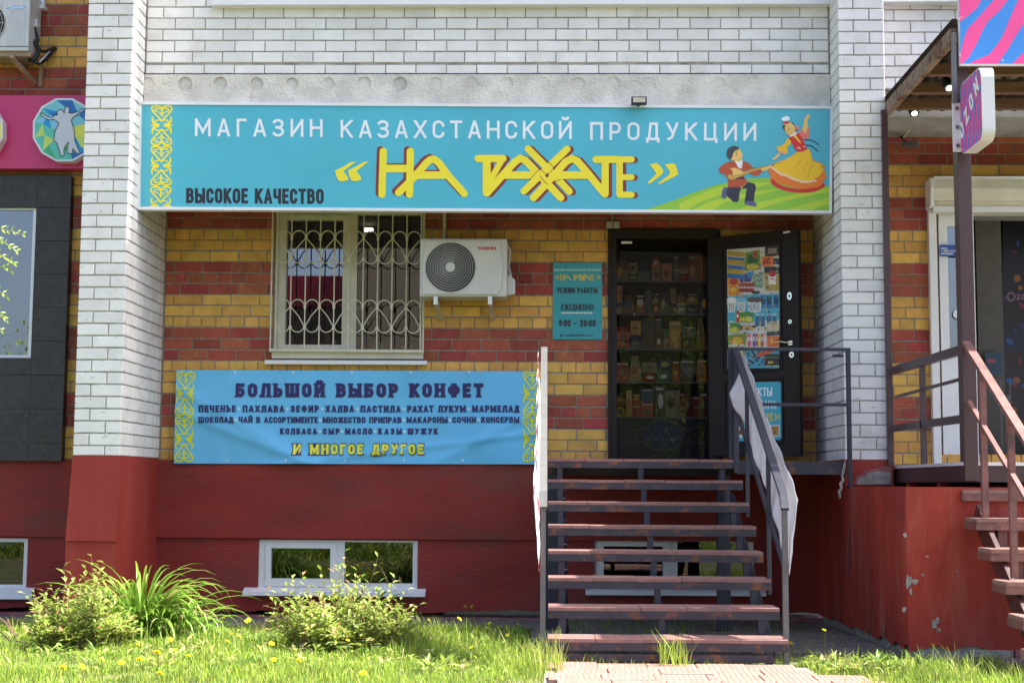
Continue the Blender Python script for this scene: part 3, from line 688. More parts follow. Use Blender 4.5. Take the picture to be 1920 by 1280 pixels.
b = MB(); x, z = dl(1483, 643); b.box(x-.018, x+.018, -.012, -.0005, z-.018, z+.018, M_chrome, MD)
hp = [MD @ Vector(v) for v in ((x, -.012, z), (x, -.045, z), (x-.03, -.05, z+.004), (x-.075, -.05, z+.014), (x-.11, -.048, z+.010))]; b.tube(hp, .008, M_chrome, 8); b.build('handle', lf, smooth=False)
b = MB()
for (px, py, rx_, rz_) in ((1481, 555, .022, .035), (1482, 603, .018, .018), (1485, 665, .023, .026)):
    x, z = dl(px, py); ring = [MD @ Vector((x+rx_*math.cos(2*math.pi*i/20), -.0006, z+rz_*math.sin(2*math.pi*i/20))) for i in range(20)]
    b.prism(ring, dn*.009, M_chrome); ring = [MD @ Vector((x+rx_*.35*math.cos(2*math.pi*i/12), -.0098, z+rz_*.35*math.sin(2*math.pi*i/12))) for i in range(12)]; b.prism(ring, dn*.004, M_black)
b.build('lock_plate', lf)
mpd = plane(H0, dn)
# poster with groceries
pr = Print(mpd); Q = pr.poly
Q([(1363,468),(1462,461),(1461,688),(1366,691)], '#c9c9bf')
def pk(x0, y0, x1, y1, c, sk=0, l=1): Q([(x0,y0),(x1,y0-sk),(x1,y1-sk),(x0,y1)], c, l)
for i, (y, c) in enumerate(((470,'#b9952f'),(481,'#3a72b0'),(486,'#b9952f'),(496,'#2f6da8'),(503,'#c0a13a'),(512,'#2f6da8'))): pk(1364, y, 1396, y+9, c, -3, 1+i*.3)
Q([(1397,474),(1424,468),(1427,500),(1419,506),(1396,507)], '#6d8c2c', 1); pk(1402,478,1420,494,'#2e5c2a',2,2); pk(1412,470,1418,484,'#c23a2a',0,3); pk(1400,496,1424,505,'#c8b83a',1,3)
pk(1434,462,1461,482,'#2a2824',2,1); pk(1440,466,1456,476,'#8a8068',1,2); pk(1428,481,1450,500,'#e07a1e',1,2); pk(1433,485,1445,495,'#b8401c',1,3); pk(1448,484,1461,496,'#3a3a38',0,1)
Q([(1364,517),(1383,512),(1390,552),(1366,556)], '#d88a1c', 1); pr.disc(1376,528,8,6,'#b8301c',2); pr.disc(1375,543,7,4,'#e6b43c',2)
Q([(1384,515),(1414,508),(1408,528),(1388,530)], '#5a4a8c', 1); Q([(1396,512),(1414,509),(1408,524)], '#4488b8', 2)
for x in (1392,1400,1408): pr.disc(x,534,7,4,'#a8382a',2); pr.disc(x,544,7,4,'#8c2c20',2)
Q([(1412,514),(1432,510),(1431,540),(1410,538)], '#8a9c84', 1); 
for i in range(26): pr.disc(random.uniform(1413,1431), random.uniform(516,538), 1.6, 1.2, random.choice(('#3f7a3a','#d8dccc','#5f9a58')), 2)
Q([(1433,506),(1442,498),(1455,499),(1461,508),(1461,546),(1434,545)], '#b59a4c', 1); pk(1433,500,1461,512,'#2c2620',0,2); pk(1441,512,1455,533,'#e8e4dc',0,3); pr.disc(1448,513,7,6,'#b82c2c',4); pk(1444,522,1452,524,'#b82c2c',0,4)
pr.disc(1417,548,8,3.5,'#3a2a20',2); Q([(1364,556),(1461,549),(1461,600),(1364,604)], '#4aa6bc', .5)
for x in (1372,1390,1410,1420):
    Q([(x-9,566),(x+9,562),(x+6,584),(x-6,586)], '#d8d8d4', 2); pr.disc(x,562,9,5,random.choice(('#5a4638','#7ab4cc','#e8e4dc')),3)
    for k in range(3): pr.line([(x-5+k*4,570),(x-3+k*3,582)], 1.3, '#6a7a8c', 4)
for x in (1431,1442,1455): pk(x-5,552,x+5,577,'#2f6f9c',0,2); pk(x-4,558,x+4,570,'#1f3f5c',0,3); pk(x-5,551,x+5,553,'#9ab8c4',0,3)
for (x,w) in ((1376,34),(1364,22)):
    y = 588 if x == 1376 else 608; pk(x+4,y-3,x+w+2,y+16,'#3f8a2c',0,2); pk(x+5,y+10,x+w+1,y+15,'#c8c83a',0,3)
pr.text('ХАЛВА', 1387, 1411, 593, 600, 1.2, '#e8d83a', 4); pr.text('ХАЛВА', 1369, 1383, 613, 618, 1, '#e8d83a', 4)
pk(1381,582,1386,604,'#c8281e',0,4); pr.disc(1383,592,2,3,'#f0e8e0',5)
for x in (1420,1430,1442,1452): pk(x-4,590,x+4,612,'#2f6588',0,2); pr.disc(x,590,4.5,2.5,'#9cc0cc',3)
pr.disc(1449,612,13,10,'#c9bf9c',3); pr.disc(1449,606,9,3,'#a89c74',4)
for k in range(9): pr.disc(1390+(k%5)*6, 612+(k//5)*5, 4, 2.6, random.choice(('#8a5a34','#c49a64','#5c3a22')), 3)
Q([(1364,628),(1400,624),(1398,650),(1366,653)], '#7a8c2c', 2); pr.disc(1382,640,11,9,'#e0901c',3); pr.disc(1382,639,6,5,'#c8c03a',4); pk(1366,645,1396,650,'#c8c8a8',0,4)
for k, c in enumerate(('#c83a3a','#e8a0a8','#2f4fa8','#c83a3a','#e8c83a','#b82c2c','#e8b4b8')): pk(1402+k*5,626,1406+k*5,650,c,1,3); pk(1403+k*5,632,1405+k*5,640,'#ece8e0',1,4)
Q([(1437,622),(1461,620),(1461,628),(1438,630)], '#3a3a40', 3); pk(1438,630,1461,650,'#d8681c',0,3); pr.disc(1449,640,6,5,'#e89a2c',4)
pk(1364,655,1461,690,'#3f9ab4',0,.6); pr.disc(1384,664,14,15,'#8c8464',3); pr.disc(1384,664,10,11,'#c4bc94',4); pr.disc(1384,664,5,6,'#4c5a40',5)
for k in range(30): pr.disc(random.uniform(1400,1434), random.uniform(658,684), 2.6, 1.7, '#3a2420', 3)
Q([(1418,662),(1440,655),(1461,655),(1440,664),(1424,670)], '#c8501c', 4); pk(1434,664,1461,687,'#1c1c1a',0,4); pk(1435,668,1460,671,'#3f6a2c',0,5); pk(1440,677,1450,681,'#c4a43a',0,5); pk(1436,685,1461,687,'#c8b83a',0,5)
rg = random.Random(21)
for i in range(260):
    x, y = rg.uniform(1366, 1459), rg.uniform(472, 686); c = rg.choice(('#e8e4dc','#1c1c20','#c8382c','#e0b030','#2f6a9c','#4a8a3a','#7a4a2c','#d87a2c','#9cc4d0','#3a2a20'))
    if rg.random() < .5: w, h = rg.uniform(1.2, 5), rg.uniform(.6, 2); pk(x, y, min(x+w, 1461), y+h, c, rg.uniform(-1, 1), 7)
    else: pr.disc(x, y, rg.uniform(.7, 2), rg.uniform(.7, 2), c, 7, 8)
pr.build('grocery_poster', lf)
# turquoise sticker below
pr = Print(mpd); pr.poly([(1376,719),(1379,717),(1461,715),(1465,718),(1466,820),(1463,824),(1374,827),(1373,825)], '#2fa6bc')
pr.text('ПРОДУКТЫ', 1378, 1448, 727, 743, 2.4, '#e8f0f0', 2, slope=-.01); pr.text('КАЗАХСТАНА', 1376, 1456, 751, 767, 2.2, '#d0e4e8', 2, slope=-.01)
pr.text('НА РАХАТЕ', 1386, 1449, 775, 790, 2.6, '#e0c81e', 2, slope=-.01); pr.line([(1452,776),(1456,781),(1452,787)], 2, '#e0c81e', 2); pr.line([(1458,776),(1462,781),(1458,787)], 2, '#e0c81e', 2)
pr.poly([(1440,797),(1462,796),(1462,818),(1440,819)], '#d8d8cc', 2); pr.poly([(1442,799),(1460,798),(1460,816),(1442,817)], '#a8843c', 3); pr.line(arc(1450,807,4,5,0,300,8), 1.4, '#3c2c18', 4)
pr.poly([(1376,799),(1398,798),(1398,820),(1376,821)], '#d8d8d0', 2); pr.disc(1387,810,9,5,'#c8781c',3); pr.disc(1387,810,5,3,'#7a1c1c',4)
pr.build('shop_sticker', lf)
pr = Print(mpd); pr.poly([(1468.5,434.5),(1481,432.5),(1481,436),(1468.5,438)], '#e8e4dc'); pr.build('door_label', lf)
# inner room, shelves and goods
rm = open_room('shop_room', dx0-.25, dx1+.5, YR+.41, YR+2.6, 1.45, 3.75, shop, M_int)
YB = YR+.62
sh = thing('shelving_unit', 'dark shelving unit full of packets standing just inside the shop doorway', 'shelf', (1, YB, 1.48))
qx0, qx1, _, _ = rect(1150, 500, 1345, 800, YB-.1)
shz = [P(1245, y, YB-.15).z for y in (526.5, 588, 653.5, 716, 781.5)]
for z in shz: b = MB(); b.box(qx0, qx1, YB-.15, YB+.15, z-.012, z, M_steels if z > 2 else M_steels); b.build('shelf', sh)
b = MB(); b.box(qx0-.02, qx0, YB-.15, YB+.17, 1.48, shz[0]+.4, M_int); b.box(qx1, qx1+.02, YB-.15, YB+.17, 1.48, shz[0]+.4, M_int); b.box(qx0, qx1, YB+.15, YB+.17, 1.48, shz[0]+.4, M_int); b.build('carcass', sh)
b = MB(); b.box(qx0, qx1, YB-.155, YB-.13, 1.48, shz[-1]-.013, mat('dark_blue_board', '#10122a', .4)); fp = b.build('front_panel', sh)
pr = Print(flat(YB-.156)); gold = '#7a6230'
for s_ in (1, -1):
    cy0 = 816
    pts = [(1165,cy0-s_*14),(1180,cy0-s_*16),(1195,cy0-s_*10),(1208,cy0-s_*14),(1222,cy0-s_*26),(1243,cy0-s_*30),(1265,cy0-s_*26),(1279,cy0-s_*14),(1292,cy0-s_*10),(1307,cy0-s_*16),(1322,cy0-s_*14)]
    pr.line(pts, 1.4, gold, 1); pr.line([(x, y+s_*3) for x, y in pts], .7, gold, 1)
pr.poly([(1200,816),(1212,803),(1226,793),(1243,789),(1260,793),(1274,803),(1288,816),(1274,829),(1260,839),(1243,843),(1226,839),(1212,829)], '#16205a', .5)
for x in (1176,1196,1290,1310): pr.line(arc(x,816,6,8,0,270,8), 1, gold, 1)
pr.text('Н', 1223, 1229, 817, 826, 1.1, '#8a8478', 3, slab=1); pr.text('А', 1231, 1236, 820, 826, 1, '#8a8478', 3)
pr.text('РАХАТЕ', 1241, 1271, 820, 826, 1, '#8a8478', 3, slab=.8)
for dx in (0, 3): pr.line([(1219-dx,819),(1216-dx,822),(1219-dx,825)], .9, '#8a8478', 3); pr.line([(1274+dx,819),(1277+dx,822),(1274+dx,825)], .9, '#8a8478', 3)
pr.build('panel_lettering', fp)
pal = ['#b8402a','#d0a040','#c87a30','#9a2c2c','#8c6a2c','#3a4a6a','#5a5a54','#a08a5c','#6a2a2a','#2c4a34','#8a7a68','#4a3024','#a85a28','#64646c']
nm = ['topmost', 'second', 'third', 'fourth', 'lowest']
for si, z in enumerate(shz):
    x = qx0+.02; gap = (shz[si-1]-z-.02) if si else .27; no = 0
    while x < qx1-.05:
        w = random.uniform(.045, .14); full = gap*random.uniform(.62, .97); st_ = 2 if random.random() < .4 and gap > .2 else 1; w = min(w, qx1-x-.004); yy = YB-.11+random.uniform(-.02, .03); zz_ = z+.001
        for q_ in range(st_):
            h = full/st_-.002; b = MB(); c = random.choice(pal); c2 = random.choice(pal+['#d8d0c0','#e0b84a']); pf = random.choice((0, 0, 1, 2)); t_ = (0, .012, .03)[pf] if w > .07 else 0
            b.add([(x,yy,zz_),(x+w,yy,zz_),(x+w,yy+.07,zz_),(x,yy+.07,zz_),(x+t_,yy+.02*(pf > 0),zz_+h),(x+w-t_,yy+.02*(pf > 0),zz_+h),(x+w-t_,yy+.05,zz_+h),(x+t_,yy+.05,zz_+h),(x+t_*.2,yy-.010*pf,zz_+h*.5),(x+w-t_*.2,yy-.010*pf,zz_+h*.5)],
              [(0,1,9,8),(8,9,5,4),(2,3,7,6),(1,2,6,5,9),(3,0,8,4,7),(4,5,6,7)], ink(c, .22))
            u0_, u1_ = random.uniform(.08,.3), random.uniform(.6,.92); v0_, v1_ = random.uniform(.2,.4), random.uniform(.5,.8); ya = yy-.010*pf-.0025
            b.poly([(x+w*(u0_+(u1_-u0_)*(.5+.5*math.cos(k*.785))), ya, zz_+h*(v0_+(v1_-v0_)*(.5+.5*math.sin(k*.785)))) for k in range(8)], ink(c2, .25))
            if random.random() < .5: b.poly([(x+w*.1,ya-.0004,zz_+h*.86),(x+w*.9,ya-.0004,zz_+h*.86),(x+w*.9,ya-.0004,zz_+h*.93),(x+w*.1,ya-.0004,zz_+h*.93)], ink('#d8d0c0', .3))
            no += 1; one(b, 'snack_packet', '%s packet from the left on the %s shelf inside the shop doorway' % (ORD[min(no-1, 19)], nm[si]), 'packet', 'packets on the %s shelf' % nm[si]); zz_ += full/st_
        x += w+random.choice((.002, .004, .012))
# glass inner door
g = MB(); q = (ix0+.03, ix1-.03, 1.55, iz1-.03); g.poly([(q[0],YR+.14,q[2]),(q[1],YR+.14,q[2]),(q[1],YR+.14,q[3]),(q[0],YR+.14,q[3])], M_glassd); g.build('inner_glass_door', shop)
# ================================================================== SIGNS
ss = thing('shop_sign', 'long turquoise shop sign with yellow lettering, folk border and two dancers', 'sign', (-.5, YS, 3.6))
def px_lerp(a, b, t): return (a[0]+(b[0]-a[0])*t, a[1]+(b[1]-a[1])*t)
c4 = [(260.5,190.5),(1562,199),(1560,400),(257,393)]; inr = [(265.5,196),(1557,204),(1555,395),(262.5,387.5)]
cw = [P(*c, YS) for c in c4]; iw = [P(*c, YS) for c in inr]; dep = Vector((0,.085,0))
b = MB(); n = 4
for i in range(4):
    j = (i+1) % 4
    b.poly([cw[j], cw[i], iw[i], iw[j]], M_alu); b.poly([cw[i], cw[j], cw[j]+dep, cw[i]+dep], M_alu); b.poly([iw[j], iw[i], iw[i]+dep*.12, iw[j]+dep*.12], M_alu)
b.build('sign_frame', ss)
b = MB(); b.poly([p+dep*.11 for p in iw[::-1]], mat('turquoise_vinyl', (.075,.44,.56), .32, .04, 2)); b.poly([p+dep*.98 for p in cw], M_alu)
# back of the light box
b.build('sign_face', ss)
YF = YS+.0093
for a_, b_ in (((470,189),(470,186)),((1000,193),(1000,190))): pass
pr = Print(flat(YF), ss); TW = '#e4e8ee'
sl_ = .0068
for t_, x0, x1, y0 in (('МАГАЗИН', 365.5, 605, 222.3), ('КАЗАХСТАНСКОЙ', 638.5, 1072, 225), ('ПРОДУКЦИИ', 1106.5, 1418, 229)):
    pr.text(t_, x0, x1, y0, y0+33.5, 4.9, TW, 1, slope=.0055)
pr = Print(flat(YF), ss); pr.text('ВЫСОКОЕ КАЧЕСТВО', 349, 607, 352.5, 381, 5.6, '#23242e', 1, slope=.006, squash=.78)
pr = Print(flat(YF)); Yl, Rd = '#ecdc2c', '#83332e'
def zz(pts): return [(680+x/3.097, 250+y/3.097) for x, y in pts]
NA = [([(120,105),(116,230),(112,355)],42), ([(277,105),(275,230),(272,355)],42), ([(120,205),(275,205)],44), ([(208,345),(300,255),(372,170),(392,155),(408,150),(424,156),(445,175),(500,250),(590,350)],42), ([(300,243),(490,243)],44)]
RA = [([(670,147),(815,147)],42), ([(720,150),(720,345)],46), ([(812,150),(740,275)],34), ([(723,347),(800,258),(885,165),(915,146),(945,158),(1000,215),(1150,374)],42), ([(830,243),(1000,243)],44),
      ([(960,90),(1085,215),(1200,338)],40), ([(1187,92),(1065,210),(936,336)],40), ([(992,374),(1090,268),(1180,165),(1215,147),(1245,160),(1310,235),(1405,352)],42), ([(1120,243),(1310,243)],44),
      ([(1355,152),(1480,152)],42), ([(1408,155),(1408,352)],42), ([(1492,155),(1492,355)],38), ([(1492,152),(1562,152)],36), ([(1492,255),(1562,255)],34), ([(1492,357),(1562,357)],36)]
for L_, (ox, oy) in ((NA, (-17,-9)), (RA, (20,3))):
    for pts, t in L_:
        for k in (1.0, .5): pr.line(zz([(x+ox*k, y+oy*k) for x, y in pts]), t/3.097, Rd, .6, True)
for pts, t in NA+RA: pr.line(zz(pts), t/3.097, Yl, 2, True)
for q in ([(1070,156),(1116,206)], [(1030,250),(1072,296)], [(1068,245),(1112,205)], [(968,270),(1030,203)], [(1018,195),(1062,236)], [(1100,285),(1150,268)]): pr.line(zz(q), 1.1, Rd, 4)
def zq(pts, o=0): return [(440+(x+o)/3.429, 130+y/3.429) for x, y in pts]
ch = [(782,592),(745,598),(700,625),(645,652),(655,690),(668,716),(690,722),(732,712),(728,695),(700,655)]
pr.poly(zq(ch), Yl, 2); pr.poly(zq([(x+(0 if x < 0 else 0), y-1) for x, y in ch], 83), Yl, 2)
def zr2(pts): return [(1000+x/3.2, 130+y/3.2) for x, y in pts]
pr.poly(zr2([(700,572),(740,562),(762,580),(782,612),(770,632),(700,686),(682,684),(738,628),(722,600)]), Yl, 2)
pr.poly(zr2([(788,573),(835,563),(852,570),(862,600),(871,630),(820,658),(760,688),(748,684),(806,640),(822,622),(810,598)]), Yl, 2)
pr.build('yellow_lettering', ss)
# hill and dancers
pr = Print(flat(YF))
hill = [(1185,394),(1215,392),(1262,376),(1300,361),(1345,346),(1400,335),(1450,333.5),(1500,338),(1555.3,349.5),(1555,395),(1400,394.2)]
pr.poly(hill, '#8cbf3a', 1); pr.poly([(1276,393),(1272,383),(1300,369),(1345,352),(1400,343),(1450,342),(1420,352),(1360,362),(1310,380),(1290,393.3)], '#b4ce34', 1.5)
for q in ([(1300,393.5),(1330,378),(1400,362),(1470,352),(1430,364),(1360,380),(1335,394)], [(1380,394),(1420,380),(1500,362),(1555,352),(1555,360),(1500,370),(1440,386),(1420,394.3)], [(1470,394.5),(1520,380),(1555,371),(1555,382),(1520,394.6)]): pr.poly(q, '#b4ce34', 1.5)
def z8(pts): return [(1340+x/6.4, 200+y/6.4) for x, y in pts]
Q = lambda pts, c, l=2: pr.poly(z8(pts), c, l)
def D(x, y, rx_, ry_, c, l=3, a=0): pr.disc(1340+x/6.4, 200+y/6.4, rx_/6.4, ry_/6.4, c, l, 18, a)
sk, ski = '#e8bf6a', '#dba75e'
# kneeling musician
Q([(165,960),(300,960),(320,985),(400,905),(480,925),(498,970),(480,1040),(470,1130),(470,1150),(358,1142),(372,1060),(385,985),(320,990),(298,1030),(290,1130),(265,1148),(220,1140),(150,1075),(120,1040)], '#2b2f3c')
Q([(120,965),(160,968),(135,1010),(150,1060),(130,1108),(105,1108),(84,1080),(90,1000)], '#585c84', 3); Q([(360,1140),(420,1132),(490,1150),(508,1185),(490,1202),(420,1190),(356,1166)], '#585c84', 3)
Q([(45,755),(75,710),(140,672),(215,652),(340,652),(400,672),(455,725),(440,770),(370,790),(350,850),(370,870),(400,905),(330,965),(160,965),(160,870),(125,820),(60,790)], '#b4502c', 3)
Q([(365,690),(455,725),(555,750),(562,790),(530,825),(470,830),(400,790)], '#b4502c', 3.3); Q([(236,652),(335,640),(332,700),(325,745),(285,735),(262,690)], '#dfe4e8', 3.6)
Q([(158,850),(358,845),(358,868),(160,874)], '#2b2f3c', 3.6); D(306,862,14,10,'#e8e8e8',4)
Q([(215,640),(210,600),(225,560),(235,520),(300,500),(320,545),(334,580),(328,625),(300,662),(255,660)], sk, 4); Q([(145,590),(143,540),(165,500),(200,478),(245,472),(285,485),(296,510),(240,535),(220,570),(210,620),(195,640),(165,620)], '#3d4348', 4.5)
D(264,573,6,10,'#2a2a2a',5); pr.line(z8([(250,555),(272,548)]), .8, '#2a2a2a', 5); pr.line(z8([(285,635),(305,632)]), .8, '#a8442c', 5); D(206,628,10,14,sk,4.6)
Q([(160,815),(215,820),(300,800),(400,768),(640,705),(690,690),(700,700),(640,722),(420,790),(330,830),(240,870),(180,876),(155,850)], '#c9a04c', 5); Q([(185,738),(250,735),(330,770),(345,800),(300,812),(215,818),(215,770)], sk, 5.4)
Q([(550,748),(600,730),(650,705),(690,700),(672,730),(620,768),(565,775)], sk, 5.6); pr.line(z8([(330,772),(690,695),(800,672)]), .9, '#8a7a5c', 5.8)
# dancer
Q([(1010,300),(1040,290),(1060,235),(1080,140),(1100,110),(1125,92),(1145,110),(1140,135),(1118,152),(1112,200),(1130,265),(1138,340),(1105,395),(1050,370)], sk, 2.4)
Q([(1045,250),(1030,300),(1000,310),(1060,380),(1112,392),(1138,350),(1135,265),(1115,245),(1100,320),(1060,310)], '#e8786a', 2.6); Q([(1020,310),(1058,290),(1098,320),(1092,372),(1050,360)], '#d8a8a0', 2.9)
Q([(985,545),(1140,510),(1160,560),(1165,640),(1240,660),(1295,690),(1320,760),(1322,850),(1300,920),(1250,965),(1170,990),(1080,990),(980,975),(870,950),(770,915),(700,870),(662,800),(658,745),(690,700),(760,660),(880,620),(960,560)], '#e67a22', 2.8)
Q([(985,545),(1135,510),(1160,580),(1185,660),(1295,690),(1310,760),(1250,840),(1120,905),(1030,890),(920,850),(800,810),(700,740),(720,680),(840,640),(930,590)], '#f0c01c', 3.3)
wv = [(690,735),(740,770),(800,815),(870,830),(920,860),(980,880),(1040,900),(1110,905),(1200,890)]
for x, y in wv+[((a[0]+b_[0])/2, (a[1]+b_[1])/2) for a, b_ in zip(wv, wv[1:])]: D(x, y, 24, 14, '#ecd0a8', 3.8, 25)
for i in range(24):
    a = R_(168-150*i/23); x = 1000+312*math.cos(a); y = 885+125*math.sin(a)+(x-1000)*.06; D(x, y, 28, 26, '#cf2c26', 2.5)
for x, y in ((668,760),(672,800),(690,850),(1318,800),(1322,850),(1300,720)): D(x, y, 24, 20, '#e67a22', 3)
for q in ([(1060,800),(1120,640)], [(960,740),(1040,640)], [(1200,720),(1150,600)], [(1110,860),(1160,700)]): pr.line(z8(q), 1.0, '#d09418', 3.9)
Q([(880,380),(990,310),(1050,370),(1110,510),(1060,540),(1000,545),(962,510),(930,440)], '#d62a26', 4.4); Q([(930,345),(965,325),(1030,420),(1038,450)], '#f0c01c', 4.8)
for x, y in ((1010,490),(1025,505),(1075,480),(998,500)): D(x, y, 12, 9, '#e8b0a0', 5)
Q([(880,375),(920,420),(915,450),(870,485),(880,560),(840,578),(780,550),(748,520),(745,480),(800,470),(840,440)], '#f0c01c', 4.2); Q([(750,480),(770,520),(820,540),(878,555),(840,578),(780,552),(745,520)], '#e8a07c', 4.4)
Q([(795,548),(765,605),(720,640),(698,645),(695,625),(730,595),(765,560)], sk, 4); Q([(895,355),(980,300),(990,320),(960,345),(905,365)], '#eeeae4', 5)
Q([(845,290),(840,250),(860,215),(925,200),(965,240),(970,290),(940,330),(900,350),(865,330)], sk, 5.2); Q([(820,260),(812,225),(830,195),(900,180),(950,205),(975,250),(985,300),(960,300),(945,255),(890,230),(850,250),(840,290)], '#59362f', 5.6)
Q([(820,195),(870,178),(915,185),(905,205),(850,222),(825,215)], '#c63026', 6); pr.line(z8([(822,218),(870,215),(915,190)]), 1.5, '#ecd08a', 6.3)
for x, y in ((820,150),(840,135),(862,130),(882,138),(860,158),(835,160),(880,155)): D(x, y, 20, 15, '#eef2f6', 6)
for x, y in ((990,240),(1000,260),(985,262)): D(x, y, 15, 15, '#e88a90', 5)
pr.line(z8([(862,288),(880,282)]), .7, '#3a2420', 6); pr.line(z8([(885,272),(903,262)]), .8, '#3a2420', 6); pr.line(z8([(890,325),(912,318)]), .9, '#c43a2c', 6)
pr.line(z8([(1085,400),(1160,402),(1210,430),(1250,460)]), 1.8, '#2a3040', 3); pr.line(z8([(1085,462),(1160,470),(1200,500),(1240,535)]), 1.9, '#2a3040', 3)
pr.build('dancers_picture', ss)

def ornament(pr, cx, y0, y1, hw, n, col, slope, t, flip0=False):
    """vertical folk border: hearts, scrolls and flames mirrored up and down"""
    H = (y1-y0)/n
    for i in range(n):
        fl = (i % 2) ^ flip0
        def m(u, v):
            v = 1-v if fl else v; y = y0+(i+v)*H; return (cx+u*hw+slope*(y-y0), y)
        for s in (-1, 1):
            pr.line([m(s*u, v) for u, v in ((0,.16),(.22,.07),(.55,.03),(.86,.08),(.95,.17),(.86,.30),(.55,.48),(.22,.66),(0,.80))], t, col, 1)
            pr.line([m(s*u, v) for u, v in ((.05,.22),(.28,.17),(.50,.17),(.66,.23),(.60,.31),(.44,.30))], t*.75, col, 1.2)
            pr.line([m(s*u, v) for u, v in ((.30,.36),(.16,.41),(0,.43))], t*.8, col, 1.2)
            sp = [(.45+(.30-.045*k)*math.cos(R_(-110+50*k)), .88+(.30-.045*k)*hw/H*.9*math.sin(R_(-110+50*k))) for k in range(0, 6)]
            pr.line([m(s*u, v) for u, v in [(.1,.72)]+sp], t*.75, col, 1.1)
            pr.poly([m(s*u, v) for u, v in ((.80,.52),(.92,.60),(.97,.74),(.90,.88),(.62,.99),(.30,1.0),(.58,.94),(.74,.84),(.78,.70))][::(1 if s > 0 else -1)], col, 1.3)
        pr.line([m(0, .18), m(0, .52)], t*1.15, col, 1.4); pr.disc(*m(0, .50), hw*.12, H*.045, col, 1.5, 10)
        pr.line([m(-.95, 1.0), m(-.25, .97)], t*.8, col, 1.4); pr.line([m(.25, .97), m(.95, 1.0)], t*.8, col, 1.4)
pr = Print(flat(YF)); ornament(pr, 303.6, 197.2, 387, 20, 5, Yl, -.012, 3.1); pr.build('border_ornament', ss)

# floodlight on the sign's top edge
fl = thing('floodlight', 'small black floodlight standing on the top edge of the turquoise sign', 'lamp', P(1198, 195, YS-.05))
x0, x1, z0, z1 = rect(1184, 181, 1213, 195, YS-.10); b = MB(); b.box(x0, x1, YS-.10, YS-.05, z0, z1, M_black); b.box(x0+.02, x1-.02, YS-.05, YS+.02, z1-.02, z1+.005, M_black); b.bar(((x0+x1)/2, YS-.05, z0+.01), ((x0+x1)/2, YS+.07, z0), .02, .01, M_black); b.build('housing', fl, bevel=.003)
b = MB(); b.box(x0+.013, x1-.013, YS-.106, YS-.1005, z0+.012, z1-.010, mat('lamp_lens', (.55,.5,.38), .3)); b.build('lens', fl)

# hours sign
hs = thing('opening_hours_sign', 'small turquoise plate with opening hours on the brick wall left of the doorway', 'sign', P(1082, 565, YR-.01))
x0, x1, z0, z1 = rect(1036.5, 493, 1129, 636, YR-.01); b = MB(); b.box(x0, x1, YR-.014, YR-.002, z0, z1, mat('turquoise_plate', (.03,.33,.38), .35, .04, 2)); b.build('plate', hs)
pr = Print(flat(YR-.014)); K = '#20242c'
pr.text('МАГАЗИН КАЗАХСТАНСКОЙ ПРОДУКЦИИ', 1039, 1127, 504, 508, .8, '#b8dcd8', 2)
def z20(pts, sc_, ox, oy): return [(ox+x*sc_, oy+y*sc_) for x, y in pts]
for pts, t in NA+RA: pr.line([(1049.5+(x-85)*.0432, 513+(y-80)*.045) for x, y in pts], t*.034, '#e8c81c', 2)
for s, x in ((1,1041),(1,1045)): pr.line([(x+2.4,516.5),(x,519.5),(x+2.4,523)], 1.3, '#e8c81c', 2)
for s, x in ((1,1119),(1,1123)): pr.line([(x,516.5),(x+2.4,519.5),(x,523)], 1.3, '#e8c81c', 2)
pr.text('РЕЖИМ РАБОТЫ', 1045, 1120, 539, 549.5, 2.1, K, 2); pr.text('ЕЖЕДНЕВНО', 1052, 1113, 570, 581.5, 1.9, K, 2)
for i in range(7): pr.line([(1054+i*8.4,586.5),(1059+i*8.4,586.5)], 2.4, '#dfe8e6', 2)
pr.text('9:00 - 20:00', 1047.5, 1117, 599.5, 612, 2.5, K, 2); pr.text('ИП БАЙЖАНОВА К.С.', 1050, 1113, 626.5, 630.5, .9, K, 2)
for x, y in ((1039,603),(1126,603),(1039,511),(1126,511)): pr.disc(x, y, 1, 1, K, 2)
pr.build('lettering', hs)

# banner with sweets
bn = thing('promo_banner', 'wide blue vinyl banner listing sweets, stretched across the brick wall above the plinth', 'banner', P(670, 870, YR-.06))
BC = [(331,693.5),(1019,696),(1021,870),(326.5,868.5)]; bw = [P(*c, YR-.05) for c in BC]
def bpos(u, v): return bw[0]*(1-u)*(1-v)+bw[1]*u*(1-v)+bw[2]*u*v+bw[3]*(1-u)*v
def bdisp(u, v):
    x = u*3.35; z = v*.82
    d = .010*math.sin(x*2.1+1.8*z)*math.sin(v*3.14)+.006*math.sin(x*6.0-z*7+1)*v+.005*math.sin(x*11+z*3)*(1-abs(2*v-1))
    d += .010*math.exp(-((z-.35-x*.38)/.05)**2)*(x < 1.6)+.009*math.exp(-((z-.15-(x)*.55)/.06)**2)*(x < 1.3)+.008*math.exp(-((z-.75+(x-1.6)*.12)/.03)**2)+.008*math.exp(-((z-.62-(3.35-x)*.5+.3)/.05)**2)*(x > 2.4)
    for k in range(6):
        gx = .48+k*.55; d -= 0; d += .010*math.exp(-((x-gx)/.05)**2)*max(0, .2-z)*4+.010*math.exp(-((x-gx+.08)/.06)**2)*max(0, z-.62)*4
    return d*1.7
def mpb(px, py, l):
    u = (px-(BC[0][0]+(BC[3][0]-BC[0][0])*(py-693)/175))/(688+(px*0)); u = (px-(331-4.5*(py-693)/175))/((1019+2*(py-696)/174)-(331-4.5*(py-693)/175)); v = (py-(693.5+2.5*u))/(175-.9*u)
    return bpos(u, v)+Vector((0, -bdisp(u, v)-l*3-.001, 0))
b = MB(); nu, nv = 170, 44; M_blue = mat('blue_vinyl', (.14,.52,.86), .42, .04, 3)
